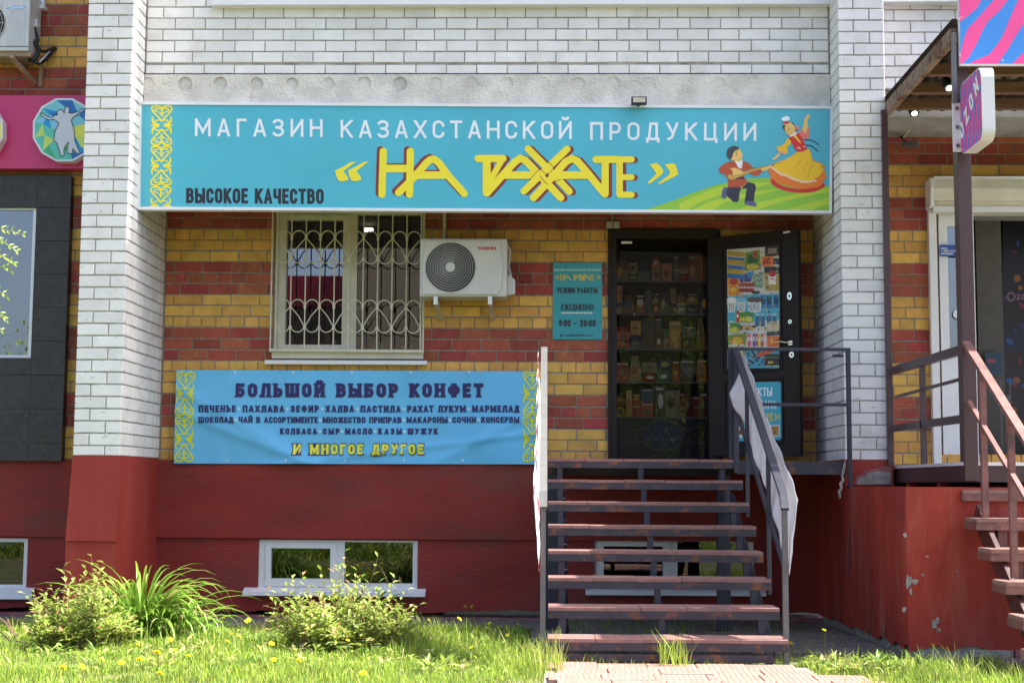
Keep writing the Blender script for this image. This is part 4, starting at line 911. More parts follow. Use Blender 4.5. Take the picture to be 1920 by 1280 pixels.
vv = [bpos(i/nu, j/nv)+Vector((0, -bdisp(i/nu, j/nv), 0)) for j in range(nv+1) for i in range(nu+1)]
b.add(vv, [(j*(nu+1)+i, (j+1)*(nu+1)+i, (j+1)*(nu+1)+i+1, j*(nu+1)+i+1) for j in range(nv) for i in range(nu)], M_blue); b.build('vinyl_sheet', bn, smooth=True)
pr = Print(mpb, bn); PU = '#2a1a62'
pr.text('БОЛЬШОЙ ВЫБОР КОНФЕТ', 443, 907, 718.5, 745, 7.2, PU, 1, slab=3.6, squash=1.0)
pr.split = None
def words(L_, yt, yb, t):
    for w_, x0, x1 in L_:
        pr.text(w_, x0, x1, yt, yb, t, PU, 1, slab=t*.42, squash=.95)
    for (a, _, e), (_, c, _) in zip(L_, L_[1:]): pr.disc((e+c)/2, (yt+yb)/2+.4, 2.6, 2.6, '#cfe4ee', 2, 12)
words((('ПЕЧЕНЬЕ',374,444),('ПАХЛАВА',457,534),('ЗЕФИР',546,599),('ХАЛВА',611,665),('ПАСТИЛА',677,752),('РАХАТ ЛУКУМ',764,874),('МАРМЕЛАД',886,974)), 760, 773, 3.2)
words((('ШОКОЛАД',373.5,440),('ЧАЙ В АССОРТИМЕНТЕ',450,597),('МНОЖЕСТВО ПРИПРАВ',606,753),('МАКАРОНЫ',763,840),('СОЧНИ',849,893),('КОНСЕРВЫ',903,974)), 781.5, 793, 2.7)
words((('КОЛБАСА',526,595),('СЫР',606,637),('МАСЛО',648,699),('КАЗЫ',710,754),('ШУЖУК',765,822)), 802.7, 814.3, 2.9)
pr.text('И МНОГОЕ ДРУГОЕ', 550, 797, 830.5, 853.5, 8.4, PU, 1, slab=4.6, squash=1.0); pr.text('И МНОГОЕ ДРУГОЕ', 551.5, 795.5, 832.5, 851.5, 4.6, '#ece82e', 2.2, slab=2, squash=1.0)
pr.build('lettering', bn)
pr = Print(mpb)
for cx, sl2 in ((349.5, -.026), (998, .0)): ornament(pr, cx, 696, 866, 17.5, 4, '#dde32c', sl2, 2.9)
for x, y in [(442+k*109.7, 698) for k in range(5)]+[(427+k*110.5, 862.5) for k in range(5)]: pr.disc(x, y, 2, 2, '#dfe6ea', 3, 12)
pr.build('border_ornament', bn)

# ================================================================== AIR CONDITIONERS
YA = .80
ac = thing('air_conditioner', 'cream outdoor air conditioner unit with round grille beside the barred window', 'air conditioner', P(868, 557, 1.0))
x0, x1, z0, z1 = rect(787, 447, 951, 556, YA); b = MB(); b.box(x0, x1, YA, YA+.29, z0, z1, mat('cream_enamel', (.60,.58,.53), .38, .04, 3)); b.build('casing', ac, bevel=.014)
m_en = bpy.data.materials['cream_enamel']
b = MB(); fp_ = [(x0+.03,z0+.02),(x0+.055,z0+.018),(x1-.085,z0+.018),(x1-.05,z0+.08),(x1-.035,(z0+z1)/2),(x1-.06,z1-.05),(x1-.075,z1-.02),(x0+.06,z1-.02),(x0+.035,z1-.10),(x0+.018,(z0+z1)/2),(x0+.022,z0+.1)]
b.prism([(x, YA-.002, z) for x, z in fp_], (0, -.012, 0), m_en); b.build('front_panel', ac, bevel=.005)
fc = P(844.5, 501, YA-.02); fr_ = 48.2/2740*12.58
b = MB(); ring = [(fc.x+fr_*math.cos(2*math.pi*i/48), YA-.015, fc.z+fr_*math.sin(2*math.pi*i/48)) for i in range(48)]; b.poly(ring[::-1], M_black); b.build('fan_opening', ac)
b = MB()
def ringt(cx, y, cz, r, tr, m, n=48): b.tube([(cx+r*math.cos(2*math.pi*i/n), y, cz+r*math.sin(2*math.pi*i/n)) for i in range(n)], tr, m, 5, close=True)
ringt(fc.x, YA-.018, fc.z, fr_, .005, m_en)
for k in range(1, 8): ringt(fc.x, YA-.026, fc.z, fr_*(.22+.76*k/8), .0014, m_en)
for i in range(84):
    a = 2*math.pi*i/84; p = []
    for k in range(6):
        r = fr_*(.2+.8*k/5); aa = a+.5*(k/5); p.append((fc.x+r*math.cos(aa), YA-.022-.004*math.sin(k/5*3.14), fc.z+r*math.sin(aa)))
    b.tube(p, .0008, m_en, 3)
b.prism([(fc.x+fr_*.19*math.cos(2*math.pi*i/24), YA-.02, fc.z+fr_*.19*math.sin(2*math.pi*i/24)) for i in range(24)][::-1], (0,-.01,0), m_en); b.build('fan_grille', ac)
pr = Print(flat(YA-.0145)); pr.text('TOSHIBA', 896, 930, 462.5, 468.5, 1.7, '#b81e22', 1); pr.build('maker_lettering', ac)
q = rect(950, 516, 966, 555, YA+.14); b = MB(); b.add([(x1+.001,YA+.07,q[2]),(q[1],YA+.07,q[2]+.01),(q[1],YA+.07,q[3]-.05),(x1+.001,YA+.07,q[3]),(x1+.001,YA+.24,q[2]),(q[1],YA+.24,q[2]+.01),(q[1],YA+.24,q[3]-.05),(x1+.001,YA+.24,q[3])], [(0,1,2,3),(7,6,5,4),(1,5,6,2),(2,6,7,3),(4,5,1,0)], m_en); b.build('valve_cover', ac)
for px in (817, 919):
    b = MB(); p = P(px, 556, YA-.02); b.bar((p.x, YA-.03, p.z-.012), (p.x, YR, p.z-.012), .035, .02, M_grate); b.bar((p.x, YA-.02, p.z-.02), (p.x+.012, YR-.02, p.z-.16), .03, .014, M_grate); b.box(p.x-.018, p.x+.018, YA-.035, YA-.028, p.z-.07, p.z, M_pvc); b.build('bracket', ac)
b = MB(); a = P(957, 470, YR-.1); c = P(960, 528, YA+.2); b.tube([P(952,462,YA+.2), a, P(954,500,YR-.1), c], .01, M_pvc, 8); b.build('pipe', ac, smooth=True)
b = MB(); b.tube([P(833.5, 380, YR-.02), P(833.5, 425, YR-.03), P(832, 450, YR-.05)], .016, M_pvcd, 10); one(b, 'drain_pipe', 'thin pale pipe coming down from behind the sign to the cream air conditioner', 'pipe')

YB2 = .87
a2 = thing('air_conditioner', 'dirty white outdoor air conditioner on timber-coloured brackets at the top left corner', 'air conditioner', P(30, 95, 1.0))
x1 = P(54.7, 50, YB2).x; x0 = x1-.80; z0 = P(40, 95.5, YB2).z; z1 = z0+.56; M_en2 = mat('grimy_white_enamel', (.62,.62,.63), .45, .08, 5, stretch=(14,1,1), col2=(.45,.38,.3), c2scale=1.5, c2lo=.62, c2hi=.8)
b = MB(); b.box(x0, x1, YB2, YB2+.30, z0, z1, M_en2); b.build('casing', a2, bevel=.01)
b = MB()
for i in range(9): b.box(x1-.20+i*.019, x1-.19+i*.019, YB2-.004, YB2-.0005, z0+.05, z1-.18, M_en2)
b.box(x1+.001, x1+.03, YB2+.12, YB2+.2, z0+.26, z0+.33, M_en2); b.box(x0, x1, YB2-.003, YB2-.0005, z0+.035, z0+.04, M_gas); b.build('front_ribs', a2)
c2_ = P(-29, 44, YB2); r2 = 41/2740*12.67
b = MB(); b.poly([(c2_.x+r2*math.cos(2*math.pi*i/40), YB2-.003, c2_.z+r2*math.sin(2*math.pi*i/40)) for i in range(40)][::-1], M_black)
for k in range(1, 9): ringt(c2_.x, YB2-.012, c2_.z, r2*k/8, .003, M_grate)
for i in range(12): a = 2*math.pi*i/12; b.bar((c2_.x, YB2-.012, c2_.z), (c2_.x+r2*math.cos(a), YB2-.012, c2_.z+r2*math.sin(a)), .004, .004, M_grate)
b.build('fan_grille', a2)
pr = Print(flat(YB2)); pr.disc(29.8, 15.5, 18.5, 4.2, '#8fb4dc', 1, 24, -5); pr.text('SAMSUNG', 18, 43, 13.3, 17.6, .9, '#e8eef4', 3, slope=-.05); pr.build('maker_lettering', a2)
M_tan = mat('rusty_tan_steel', (.34,.22,.14), .7, .2, 9, .3)
b = MB(); b.box(x0, x1+.02, YB2+.02, YB2+.06, z0-.045, z0-.004, M_tan); b.box(x0, x1+.02, YB2+.24, YB2+.28, z0-.045, z0-.004, M_tan)
xb = P(24, 100, YB2).x; b.bar((xb, YB2-.02, z0-.06), (xb, YR, z0-.06), .035, .03, M_tan); b.bar((xb, YB2, z0-.07), (xb+.11, YR-.02, z0-.22), .035, .03, M_tan); b.bar((xb+.15, YR-.015, z0-.02), (xb+.15, YR-.015, z0-.24), .035, .03, M_tan); b.build('bracket', a2)
b = MB(); hp = lambda *l: [P(x, y, Y) for x, y, Y in l]
b.tube(hp((63,52,1.0),(69,68,1.05),(71,76,1.05),(67,86,1.0),(74,96,1.05),(86,97,1.1),(97,92,1.15),(103,90,1.2)), .016, M_black, 8)
b.tube(hp((72,72,1.0),(66,80,1.0),(73,92,1.02),(70,104,1.02),(62,113,1.0),(54,112,1.0)), .02, M_black, 8); b.tube(hp((56,113,1.0),(72,119,1.05),(86,112,1.1),(97,98,1.15),(104,92,1.2)), .018, M_black, 8); b.tube(hp((74,117,.98),(84,107,1.05),(93,97,1.12)), .006, M_alu, 6)
b.build('hose', a2, smooth=True)

# ================================================================== PINK SIGN
YPk = 1.02
pk_ = thing('fascia_sign', 'magenta fascia board with round badges at the left edge', 'sign', P(60, 317, YPk))
x0, x1, z0, z1 = rect(-260, 179, 165, 316, YPk); b = MB(); b.box(x0, XL0-.02, YPk, YR-.02, z0, z1, mat('magenta_vinyl', (.56,.030,.14), .35, .05, 2)); b.build('board', pk_)
def badge(cx, cy, r, label):
    t = thing('round_badge', label, 'badge', P(cx, cy, YPk)); Yf = YPk-.10; n = 12; off = 10
    pts = [P(cx+r*math.cos(R_(off+30*i+5)), cy+r*math.sin(R_(off+30*i+5)), Yf) for i in range(n)]; b = MB(); b.prism(pts, (0,.10,0), M_alu, M_alu); b.build('casing', t)
    pr = Print(flat(Yf)); rnd = random.Random(5); cols = ['#2f8fd0','#1f6cb8','#7cc8d8','#9ad8d0','#c8dc6a','#e0e04c','#3fae7c','#5cc4b0','#1f9ad8','#8cc4e8','#1c5ca8']
    ri = r*.94; rings = [(0, 1), (.4, 7), (.72, 12), (1, 12)]; V = {}
    for k, (q, m_) in enumerate(rings):
        for i in range(m_): a = R_(off+5+360*i/m_+(17 if k in (1,) else 0)); rr_ = ri*q*(1 if k == 3 else rnd.uniform(.85,1.15)); V[k, i] = (cx+rr_*math.cos(a), cy+rr_*math.sin(a))
    def col(p):
        u, v = (p[0]-cx)/r, (p[1]-cy)/r
        if v < -.35: return rnd.choice(cols[:3]+['#2f8fd0','#1f6cb8'])
        if u > .25 and v < .35: return rnd.choice(['#c8dc6a','#e0e04c','#9ad8d0'])
        if u > .25: return rnd.choice(['#1f6cb8','#1c5ca8','#1f9ad8'])
        if v > .45: return rnd.choice(['#3fae7c','#5cc4b0','#c8dc6a','#9ad8d0'])
        return rnd.choice(['#7cc8d8','#5cc4b0','#1f9ad8','#8cc4e8','#c8dc6a'])
    for i in range(12):
        j = (i+1) % 12; a = V[3,i]; b_ = V[3,j]; c = V[2,i]; d = V[2,j]; pr.poly([a,b_,d][::-1], col(a), 1); pr.poly([a,d,c][::-1], col(c), 1)
        k = int(i*7/12); e = V[1,k]; f = V[1,int(j*7/12) % 7]; pr.poly([c,d,e][::-1], col(c), 1)
        if e != f: pr.poly([e,d,f][::-1], col(e), 1)
    for i in range(7): pr.poly([V[1,i],V[1,(i+1)%7],V[0,0]][::-1], col(V[1,i]), 1)
    sil = [(770,395),(762,360),(780,332),(810,325),(845,338),(858,372),(862,340),(872,300),(895,280),(920,296),(930,330),(922,368),(960,374),(1010,362),(1060,345),(1085,320),(1130,318),(1120,345),(1060,370),(1020,405),(965,440),(955,490),(980,550),(998,640),(1000,740),(1040,830),(1070,905),(1040,920),(1000,880),(975,850),(972,890),(985,910),(920,915),(893,890),(905,820),(920,765),(900,770),(870,820),(852,870),(862,920),(840,948),(810,940),(790,860),(760,770),(720,740),(735,620),(770,545),(790,510),(760,480),(720,455),(660,465),(600,440),(560,410),(540,375),(555,365),(600,400),(650,425),(700,430),(715,410)]
    s2 = [(cx+(x-860)/7.11*r/61, cy+(y-594)/7.11*r/61) for x, y in sil]
    pr.line(s2+[s2[0]], 1.6, '#2c3a30', 3); pr.poly(s2, '#d0d2da', 2.5); pr.build('badge_picture', t)
badge(120.5, 243.5, 61, 'twelve-sided badge with a dancing couple beside the left white pillar')
badge(-51, 243.5, 58, 'twelve-sided badge cut off by the left edge of the photo')
# ================================================================== METAL STAIRS AND LANDING
def TY(i): return -.20-.34*i
def TZ(i): return 1.5-.165*i
SX0, SX1 = .02, 1.511
st = thing('metal_stairs', 'blue-grey rusty metal stairs with pink tiled treads climbing to the shop doorway', 'stairs', (.76, -1.4, .15))
tile_me = {}
def tread_tile(w, d, m, parent, loc, h=.022):
    k = (round(w, 3), d, m.name)
    if k not in tile_me:
        b = MB(); b.box(-w/2+.0015, w/2-.0015, 0, d, 0, h-.003, m)
        for q in range(6): b.box(-w/2+.0015, w/2-.0015, .004+q*d/6, .004+q*d/6+d/6*.72, h-.003, h, m)
        o = b.build('tile'); tile_me[k] = o.data; bpy.data.objects.remove(o)
    o = bpy.data.objects.new('tile', tile_me[k]); COL.objects.link(o); adopt(o, parent); o.location = loc; return o
for i in range(8):
    y, z = TY(i), TZ(i); d = .31
    b = MB(); zt = z-.022; b.box(SX0, SX1, y, y+.008, zt-.045, zt+.004, M_steel); b.box(SX0, SX1, y+.008, y+d, zt-.008, zt-.001, M_steelc); b.box(SX0, SX0+.006, y+.008, y+d, zt-.045, zt-.008, M_steel); b.box(SX1-.006, SX1, y+.008, y+d, zt-.045, zt-.008, M_steel); b.box(SX0, SX1, y+d, y+d+.008, zt-.045, zt, M_steelc)
    tr = b.build('tread', st)
    for k in range(5):
        w = (SX1-SX0)/5; tread_tile(w, d-.01, M_tread, tr, (SX0+w*(k+.5)+random.uniform(-.002,.002), y+.009-.012+random.uniform(-.002,.002), zt+.004+random.uniform(0,.003)))
for i in range(8):
    for x in (.115, .755, 1.395):
        z1 = TZ(i)-.068; z0 = TZ(i+1)-.07 if i < 7 else .2
        b = MB(); y = TY(i)+.012; b.box(x-.021, x+.021, y, y+.04, z0, z1, M_steelc); b.build('strut', st)
b = MB(); zb = P(1250, 1226, TY(7)).z; b.box(.115-.02, 1.42, TY(7)+.005, TY(7)+.045, zb-.048, zb, M_steel); b.build('foot_rail', st)
for x in (.135, 1.47):
    b = MB(); b.bar((x, TY(0)+.1, TZ(0)-.30), (x, TY(6)+.1, TZ(6)-.30), .05, .09, M_steelc, side=(1,0,0)); b.build('stringer', st)
ld = thing('entrance_landing', 'blue-grey steel landing in front of the shop doorway at the top of the stairs', 'landing', (1.2, .4, 0))
b = MB(); b.box(.05, 2.385, .12, YR-.05, 1.470, 1.494, M_tread); b.build('landing_floor', ld)
b = MB(); b.box(SX1+.012, 2.385, -.13, -.08, 1.392, 1.497, M_steel); b.box(2.34, 2.389, -.08, YR-.05, 1.392, 1.468, M_steelc); b.box(.05, .10, -.08, YR-.05, 1.392, 1.468, M_steelc); b.box(SX0+.1, SX1, .115, .165, 1.38, 1.468, M_steelc); b.box(SX1+.012, 2.385, -.08, .12, 1.47, 1.4945, M_tread); b.build('landing_frame', ld)
for x in (.055, 1.43):
    b = MB(); b.box(x-.05, x+.05, .0, .1, .0, 1.391, M_steelc); b.build('landing_column', ld)
# landing railing to the right
lr = thing('landing_railing', 'thin blue-grey railing along the landing between the stairs and the right pillar', 'railing', (1.95, -.13, 1.5))
pr_x = P(1591, 760, -.15).x; zt_ = P(1480, 653, -.15).z; zm_ = P(1480, 757, -.15).z
b = MB(); b.box(1.47, pr_x+.02, -.165, -.14, zt_-.02, zt_+.005, M_steelc); b.build('top_rail', lr); b = MB(); b.box(1.5, pr_x-.015, -.16, -.145, zm_-.018, zm_+.008, M_steelc); b.build('middle_rail', lr)
b = MB(); b.box(pr_x-.014, pr_x+.018, -.17, -.135, 1.28, zt_-.021, M_steelc); b.build('post', lr); b = MB(); b.box(1.455, 1.495, -.17, -.133, 1.45, zt_+.0, M_steelc); b.build('post', lr)
b = MB(); b.box(pr_x-.11, pr_x-.03, -.13, -.09, zt_-.065, zt_-.045, M_steelc); b.build('lug', lr)
b = MB()
p = P(1587, 862, -.2)
for i in range(22):
    if i < 6: c = P(1584-i*.9, 868+i*5, -.19)
    else: c = P(1580-(i-6)*.45+2*math.sin(i), 896+(i-6)*2.3, -.19-.01*(i % 3))
    u = Vector((1,0,0)) if i % 2 else Vector((0,1,0)); b.tube([c+u*.007*math.cos(a)+Vector((0,0,1))*.014*math.sin(a) for a in [2*math.pi*k/8 for k in range(8)]], .0026, M_grate, 4, close=True)
one(b, 'chain', 'short rusty chain hanging from the corner of the landing beside the right pillar', 'chain')

# handrails
def handrail(x, label, MT=None):
    MT = MT or M_steelc
    t = thing('stair_handrail', label, 'handrail', (x, TY(4), .2)); y0, y1 = TY(0)+.02, TY(7)+.12; zt0, zt1 = TZ(0)+.88, TZ(7)+.90
    b = MB(); b.bar((x, y0, zt0), (x, y1, zt1), .05, .028, MT, side=(1,0,0)); b.bar((x, y1-.003, zt1+.004), (x, y1-.06, zt1-.09), .05, .028, MT, side=(1,0,0)); b.build('top_rail', t)
    lo = .46; b = MB(); b.bar((x, y0-.02, zt0-lo), (x, y1-.02, zt1-lo), .025, .03, M_steelc, side=(1,0,0)); b.build('lower_rail', t)
    for i, z0 in ((2, None), (5, None)):
        y = TY(i)+.06; f = (y-y0)/(y1-y0); b = MB(); b.box(x-.014, x+.014, y-.014, y+.014, TZ(i)-.10, zt0+(zt1-zt0)*f-.02, M_steelc); b.build('post', t)
    b = MB(); b.box(x-.017, x+.017, y1-.05, y1-.016, .12, zt1-.05, M_steels); b.build('post', t)
    b = MB(); b.box(x-.02, x+.02, y0-.035, y0+.01, 1.40, zt0-.0, M_steelc); b.build('post', t)
    return y0, y1, zt0, zt1, lo
hr = handrail(1.508, 'right handrail of the metal stairs, with a white cloth tied to it')
hl = handrail(-.012, 'left handrail of the metal stairs, seen almost end on', mat('pale_worn_steel', (.13,.13,.13), .4, .1, 9))
def cloth(x, sgn, label, M_out, prt=None, amp=1):
    y0, y1, z0, z1, lo = hr; nu, nv = 60, 20; b = MB(); v = []
    for j in range(nv+1):
        for i in range(nu+1):
            s, t = i/nu, j/nv; y = y0-.05+(y1-.04-y0)*s; zt = z0+(z1-z0)*s; 
            top = zt+.0-.03; bot = zt-lo+.0+.02*math.sin(s*14)
            bul = (.010+.058*(1-t)**.8*(.6+.4*s)+.005*math.sin(s*9+t*2)+.007*math.sin(s*21+t*6)*math.sin(t*3.14)+.006*math.sin(s*37-t*9))*amp
            if s < .16 and sgn > 0: bul -= (.16-s)/.16*.085*max(0, 1-abs(t-.75)/.6)
            z = top+(bot-top)*t
            ex = max(0, (s-.86)/.14); yy = y-ex*.02*0
            v.append((x+sgn*bul, yy, z-(.06*ex if t > .6 else 0)))
    b.add(v, [(j*(nu+1)+i, j*(nu+1)+i+1, (j+1)*(nu+1)+i+1, (j+1)*(nu+1)+i) for j in range(nv) for i in range(nu)], M_out)
    o = b.build('rail_banner', smooth=True); so = o.modifiers.new('thickness', 'SOLIDIFY'); so.thickness = .0012
    return tag(o, label, 'banner'), v
cl, v = cloth(1.518, 1, 'crumpled white banner cloth tied along the right stair handrail', M_cloth)
M_print = mat('printed_banner', (.66,.68,.72), .5, .05, 4, col2=(.55,.06,.07), c2scale=3.2, c2lo=.55, c2hi=.57, stretch=(1,3,1.2))
cl2, v2 = cloth(-.03, -1, 'printed banner seen edge on along the left stair handrail', M_print, amp=.6)

# ================================================================== RIGHT PORCH
pb_ = thing('masonry_block', 'flaking red-painted masonry block under the maroon porch', 'masonry block', (4, -1, .1))
BXF = -1.96
b = MB()
def grid_face(mb, o, u, v, nu, nv, m, amp, n, edge=0):
    vv = []
    for j in range(nv+1):
        for i in range(nu+1):
            p = Vector(o)+Vector(u)*(i/nu)+Vector(v)*(j/nv)
            if 0 < i < nu and 0 < j < nv: p += Vector(n)*random.uniform(-amp, amp)
            if j == 0 and edge: p += Vector((0,0,1))*random.uniform(-edge, edge)
            vv.append(p)
    mb.add(vv, [(j*(nu+1)+i, j*(nu+1)+i+1, (j+1)*(nu+1)+i+1, (j+1)*(nu+1)+i) for j in range(nv) for i in range(nu)], m)
n0 = len(b.v); grid_face(b, (2.40,YR,.0), (0,BXF-YR,0), (0,0,1.3), 44, 14, M_blk, .003, (1,0,0), .0)
for i in range(n0, len(b.v)):
    x, y, z = b.v[i]; lo_ = .19+.05*(YR-y)/(YR-BXF)+random.uniform(-.02,.02)*(z < .01); b.v[i] = (x, y, lo_+z*(1.3-lo_)/1.3 if z < 1.299 else 1.3)
grid_face(b, (2.40,BXF,.24), (4.6,0,0), (0,0,1.06), 50, 14, M_blk, .003, (0,1,0), .03)
b.poly([(2.40,BXF,1.3),(7,BXF,1.3),(7,YR,1.3),(2.40,YR,1.3)], M_plf); b.build('plaster_coat', pb_, smooth=False)
b = MB(); b.box(2.425, 7, BXF+.02, YR-.01, -.1, 1.28, M_barec); b.build('core', pb_)
b = MB(); xx = 2.43
while xx < 4.6: w = random.uniform(.12, .4); b.box(xx, xx+w, BXF-random.uniform(.0,.05), BXF+.03, .1, .235+random.uniform(-.03,.005), random.choice((M_barec, M_barec, M_pink))); xx += w+.01
b.build('crumbling_footing', pb_, kind='stuff')
b = MB()
def blob(px, py, rx_, ry_, face, m, n=9, seed=0):
    r = random.Random(seed+int(px)); pts = []
    for i in range(n): a = 2*math.pi*i/n; k = r.uniform(.6, 1.25); x, y = px+rx_*k*math.cos(a), py+ry_*k*math.sin(a); pts.append(P(x, y, BXF-.0045) if face == 'F' else PX(x, y, 2.3955))
    b = MB(); b.poly(pts, m); b.build('bare_patch', pb_)
for q in ((1697,1003,4,6,'F'),(1704,1090,6,13,'F'),(1716,1090,9,5,'F'),(1730,1077,3,3,'F'),(1696,1142,4,6,'F'),(1752,1170,5,9,'F'),(1757,1162,4,7,'F'),(1795,1071,2,3,'F'),(1739,1042,3,2,'F'),(1760,1180,5,4,'F'),(1708,1108,3,8,'F')): blob(*q, M_barec)
for q in ((1591,1000,1.6,16,'S'),(1590,1035,2.2,28,'S'),(1589,1060,1.8,18,'S'),(1604,1095,1.2,9,'S'),(1637,1165,1.8,8,'S'),(1658,1180,1.8,12,'S'),(1626,1108,1,10,'S'),(1641,1130,1,5,'S')): blob(*q, M_pink)
po = thing('porch_platform', 'maroon steel porch platform at the right, in front of the neighbouring entrance', 'platform', (4.5, -.3, 1.3))
b = MB(); b.box(2.80, 7, -1.9, YR-.01, 1.445, 1.468, M_pvc); b.build('floor_edge', po)
b = MB(); b.box(2.81, 7, -1.89, -1.84, 1.335, 1.443, M_maroon); b.box(2.81, 2.86, -1.84, YR-.1, 1.335, 1.443, M_maroon); b.box(2.86, 7, -1.84, YR-.01, 1.43, 1.443, M_maroon)
for y in (-1.2, -.3, .6): b.box(2.83, 2.9, y, y+.08, 1.302, 1.334, M_plf)
b.build('edge_beam', po)
pc_ = thing('porch_column', 'tall maroon steel column of the porch carrying the awning, behind the blade sign', 'column', (2.89, -1.87, 1.47))
xq0, xq1 = P(1809, 800, -1.95).x, P(1835, 800, -1.95).x; b = MB(); b.box(xq0, xq1, -1.93, -1.82, 1.34, 4.3, M_maroon); b.build('shaft', pc_, bevel=.004)
pw = thing('wall_post', 'slim maroon post against the right side of the right brick pillar', 'post', (2.8, -.02, 1.47))
b = MB(); q0, q1 = P(1656, 500, -.02).x, P(1667, 500, -.02).x; b.box(q0+.006, q1+.006, -.045, -.004, 1.47, 4.36, M_maroon); b.build('shaft', pw)
# side railing of the porch
RX = 2.83
ra = thing('porch_railing', 'maroon side railing of the porch between the right pillar and the tall column', 'railing', (RX, -1, 1.47))
def PR(px, py): return PX(px, py, RX)
for nme, a, c, h in (('top_rail', (1668,697), (1803,656), .062), ('middle_rail', (1668,747), (1804,710), .022), ('lower_rail', (1668,804), (1806,785), .055)):
    b = MB(); A, C_ = PR(*a), PR(*c); b.bar(A, C_, .04 if h > .04 else .02, h, M_maroon, side=(1,0,0)); b.build(nme, ra)
pm = PR(1731, 780); b = MB(); b.box(RX-.02, RX+.02, pm.y-.02, pm.y+.02, 1.469, PR(1731,684).z-.0, M_maroon); b.build('post', ra)
# awning
aw = thing('awning', 'rusty-edged corrugated awning over the neighbouring porch, seen from below', 'awning', (4.5, -.9, 4.4))
A1, A2 = PX(1662, 207, 2.80), PX(1789, 66, 2.80)
b = MB(); b.bar(A1, A2, .05, .095, M_rust, side=(1,0,0)); b.build('side_beam', aw)
slope = (A2.z-A1.z)/(A2.y-A1.y)
def az(y): return A1.z+slope*(y-A1.y)
for i, y in enumerate((-.15, -.62, -1.12, -1.9)):
    b = MB(); b.box(2.83, 7, y-.035, y+.035, az(y)-.05, az(y)+.03, M_wood); b.build('purlin', aw)
b = MB(); n = 140; v = []
for i in range(n+1):
    x = 2.77+i*.03; dz = .018*(1 if i % 4 < 2 else -1); v += [(x, .32, az(.3)+.075+dz), (x, -2.0, az(-2.0)+.075+dz)]
b.add(v, [(2*i, 2*i+1, 2*i+3, 2*i+2) for i in range(n)], M_sheet); b.build('roof_sheet', aw)
b = MB(); b.bar(PX(1788, 62, 2.77), PX(1790, 192, 2.77), .028, .028, M_steels, side=(1,0,0)); b.build('hanger', aw)
cdt = MB()
c2_ = MB(); c2_.tube([P(1840,146,-.6), P(1925,146,-.6)], .011, M_pvcd, 8); one(c2_, 'cable_conduit', 'short pale conduit high under the awning, to the right of the blade sign', 'conduit')
for (a, c) in ((P(1745,198,.30), P(1925,200,.30)), (P(1745,198,.30), P(1693,257,YR-.05))): cdt.tube([a, c], .011, M_pvcd, 8)
cdt.tube([P(1733,200,.3), P(1745,200,.3)], .035, M_pvcd, 12); one(cdt, 'cable_conduit', 'pale cable conduit under the awning running down to the security camera', 'conduit')
for (px, py, Y, lb) in ((1712, 206, .22, 'small black spotlight under the awning nearest to the white pillar'), (1777, 158, -.92, 'small black spotlight higher under the awning, beside the maroon column')):
    t = thing('spotlight', lb, 'lamp', P(px, py, Y)); c = P(px, py, Y); d = Vector((.1,-.55,-.83)).normalized(); b = MB(); b.tube([c-d*.06, c, c+d*.045], .042, M_black, 14, taper=[.6, 1, 1]); b.tube([c-d*.03, c+Vector((-.03,.05,.15))], .012, M_black, 6); b.box(c.x-.06, c.x+.05, c.y+.02, c.y+.09, c.z+.06, c.z+.10, M_black); b.build('housing', t)
    b = MB(); b.tube([c+d*.0455, c+d*.05], .024, emis('white_lamp', (1,.97,.9), 2.5), 14); b.build('lens', t)
t = thing('security_camera', 'small grey security camera under the soffit above the banded wall', 'camera', P(1702, 268, YR-.15)); c = P(1706, 270, YR-.2)
b = MB(); b.bar(c+Vector((-.05,.04,.0)), c+Vector((.06,-.05,-.01)), .05, .05, M_steels); b.build('housing', t); b = MB(); b.tube([c+Vector((-.02,.03,.02)), P(1690,258,YR-.05), P(1688,257,YR)], .009, M_black, 6); b.build('bracket', t)

# striped panel and blade sign
sp_ = thing('striped_panel', 'large pink and blue striped panel at the top right corner', 'panel', (4, -2.05, 4.1))
x0, x1, z0, z1 = rect(1797.5, -160, 2150, 121.5, -2.06); b = MB(); b.box(x0, x1, -2.06, -2.02, z0, z1, M_alu); b.build('backing', sp_)
pr = Print(flat(-2.06)); B_, K_ = '#3f8fe4', '#f8509c'
pr.poly([(1798.5,-150),(2140,-150),(2140,120),(1800.5,120)], B_, 0)
def z4(pts): return [(1640+x/4, y/4) for x, y in pts]
for q in ([(632,0),(690,-80),(900,-300),(960,-300),(850,-80),(800,0),(770,60),(700,120),(634,172),(633,50)], [(895,0),(1000,-200),(1100,-200),(1040,-60),(1000,0),(940,80),(850,160),(810,230),(760,340),(700,440),(655,479),(640,479),(645,400),(670,290),(700,215),(780,130)],
          [(1075,0),(1110,-200),(1300,-200),(1180,0),(1110,190),(1040,300),(1000,370),(925,479),(705,479),(745,458),(860,410),(910,350),(960,270),(1010,150)], [(1110,400),(1030,479),(1300,479),(1400,100),(1200,280)]): pr.poly(z4(q), K_, 1)
for x, y in ((634,142),(641,412),(962,455),(651,131)): pr.disc(1640+x/4, y/4, 1.6, 1.6, '#e8dce4', 2)
pr.build('stripes', sp_)
bl = thing('blade_sign', 'white-edged projecting light box with pink and blue stripes on the maroon column', 'sign', (2.85, -2.2, 3.7))
BXx, BY0, BY1 = 2.815, -1.99, -2.47; BZ1 = PX(1846, 116, BXx).z; BZ0 = PX(1846, 258, BXx).z; rc = .075
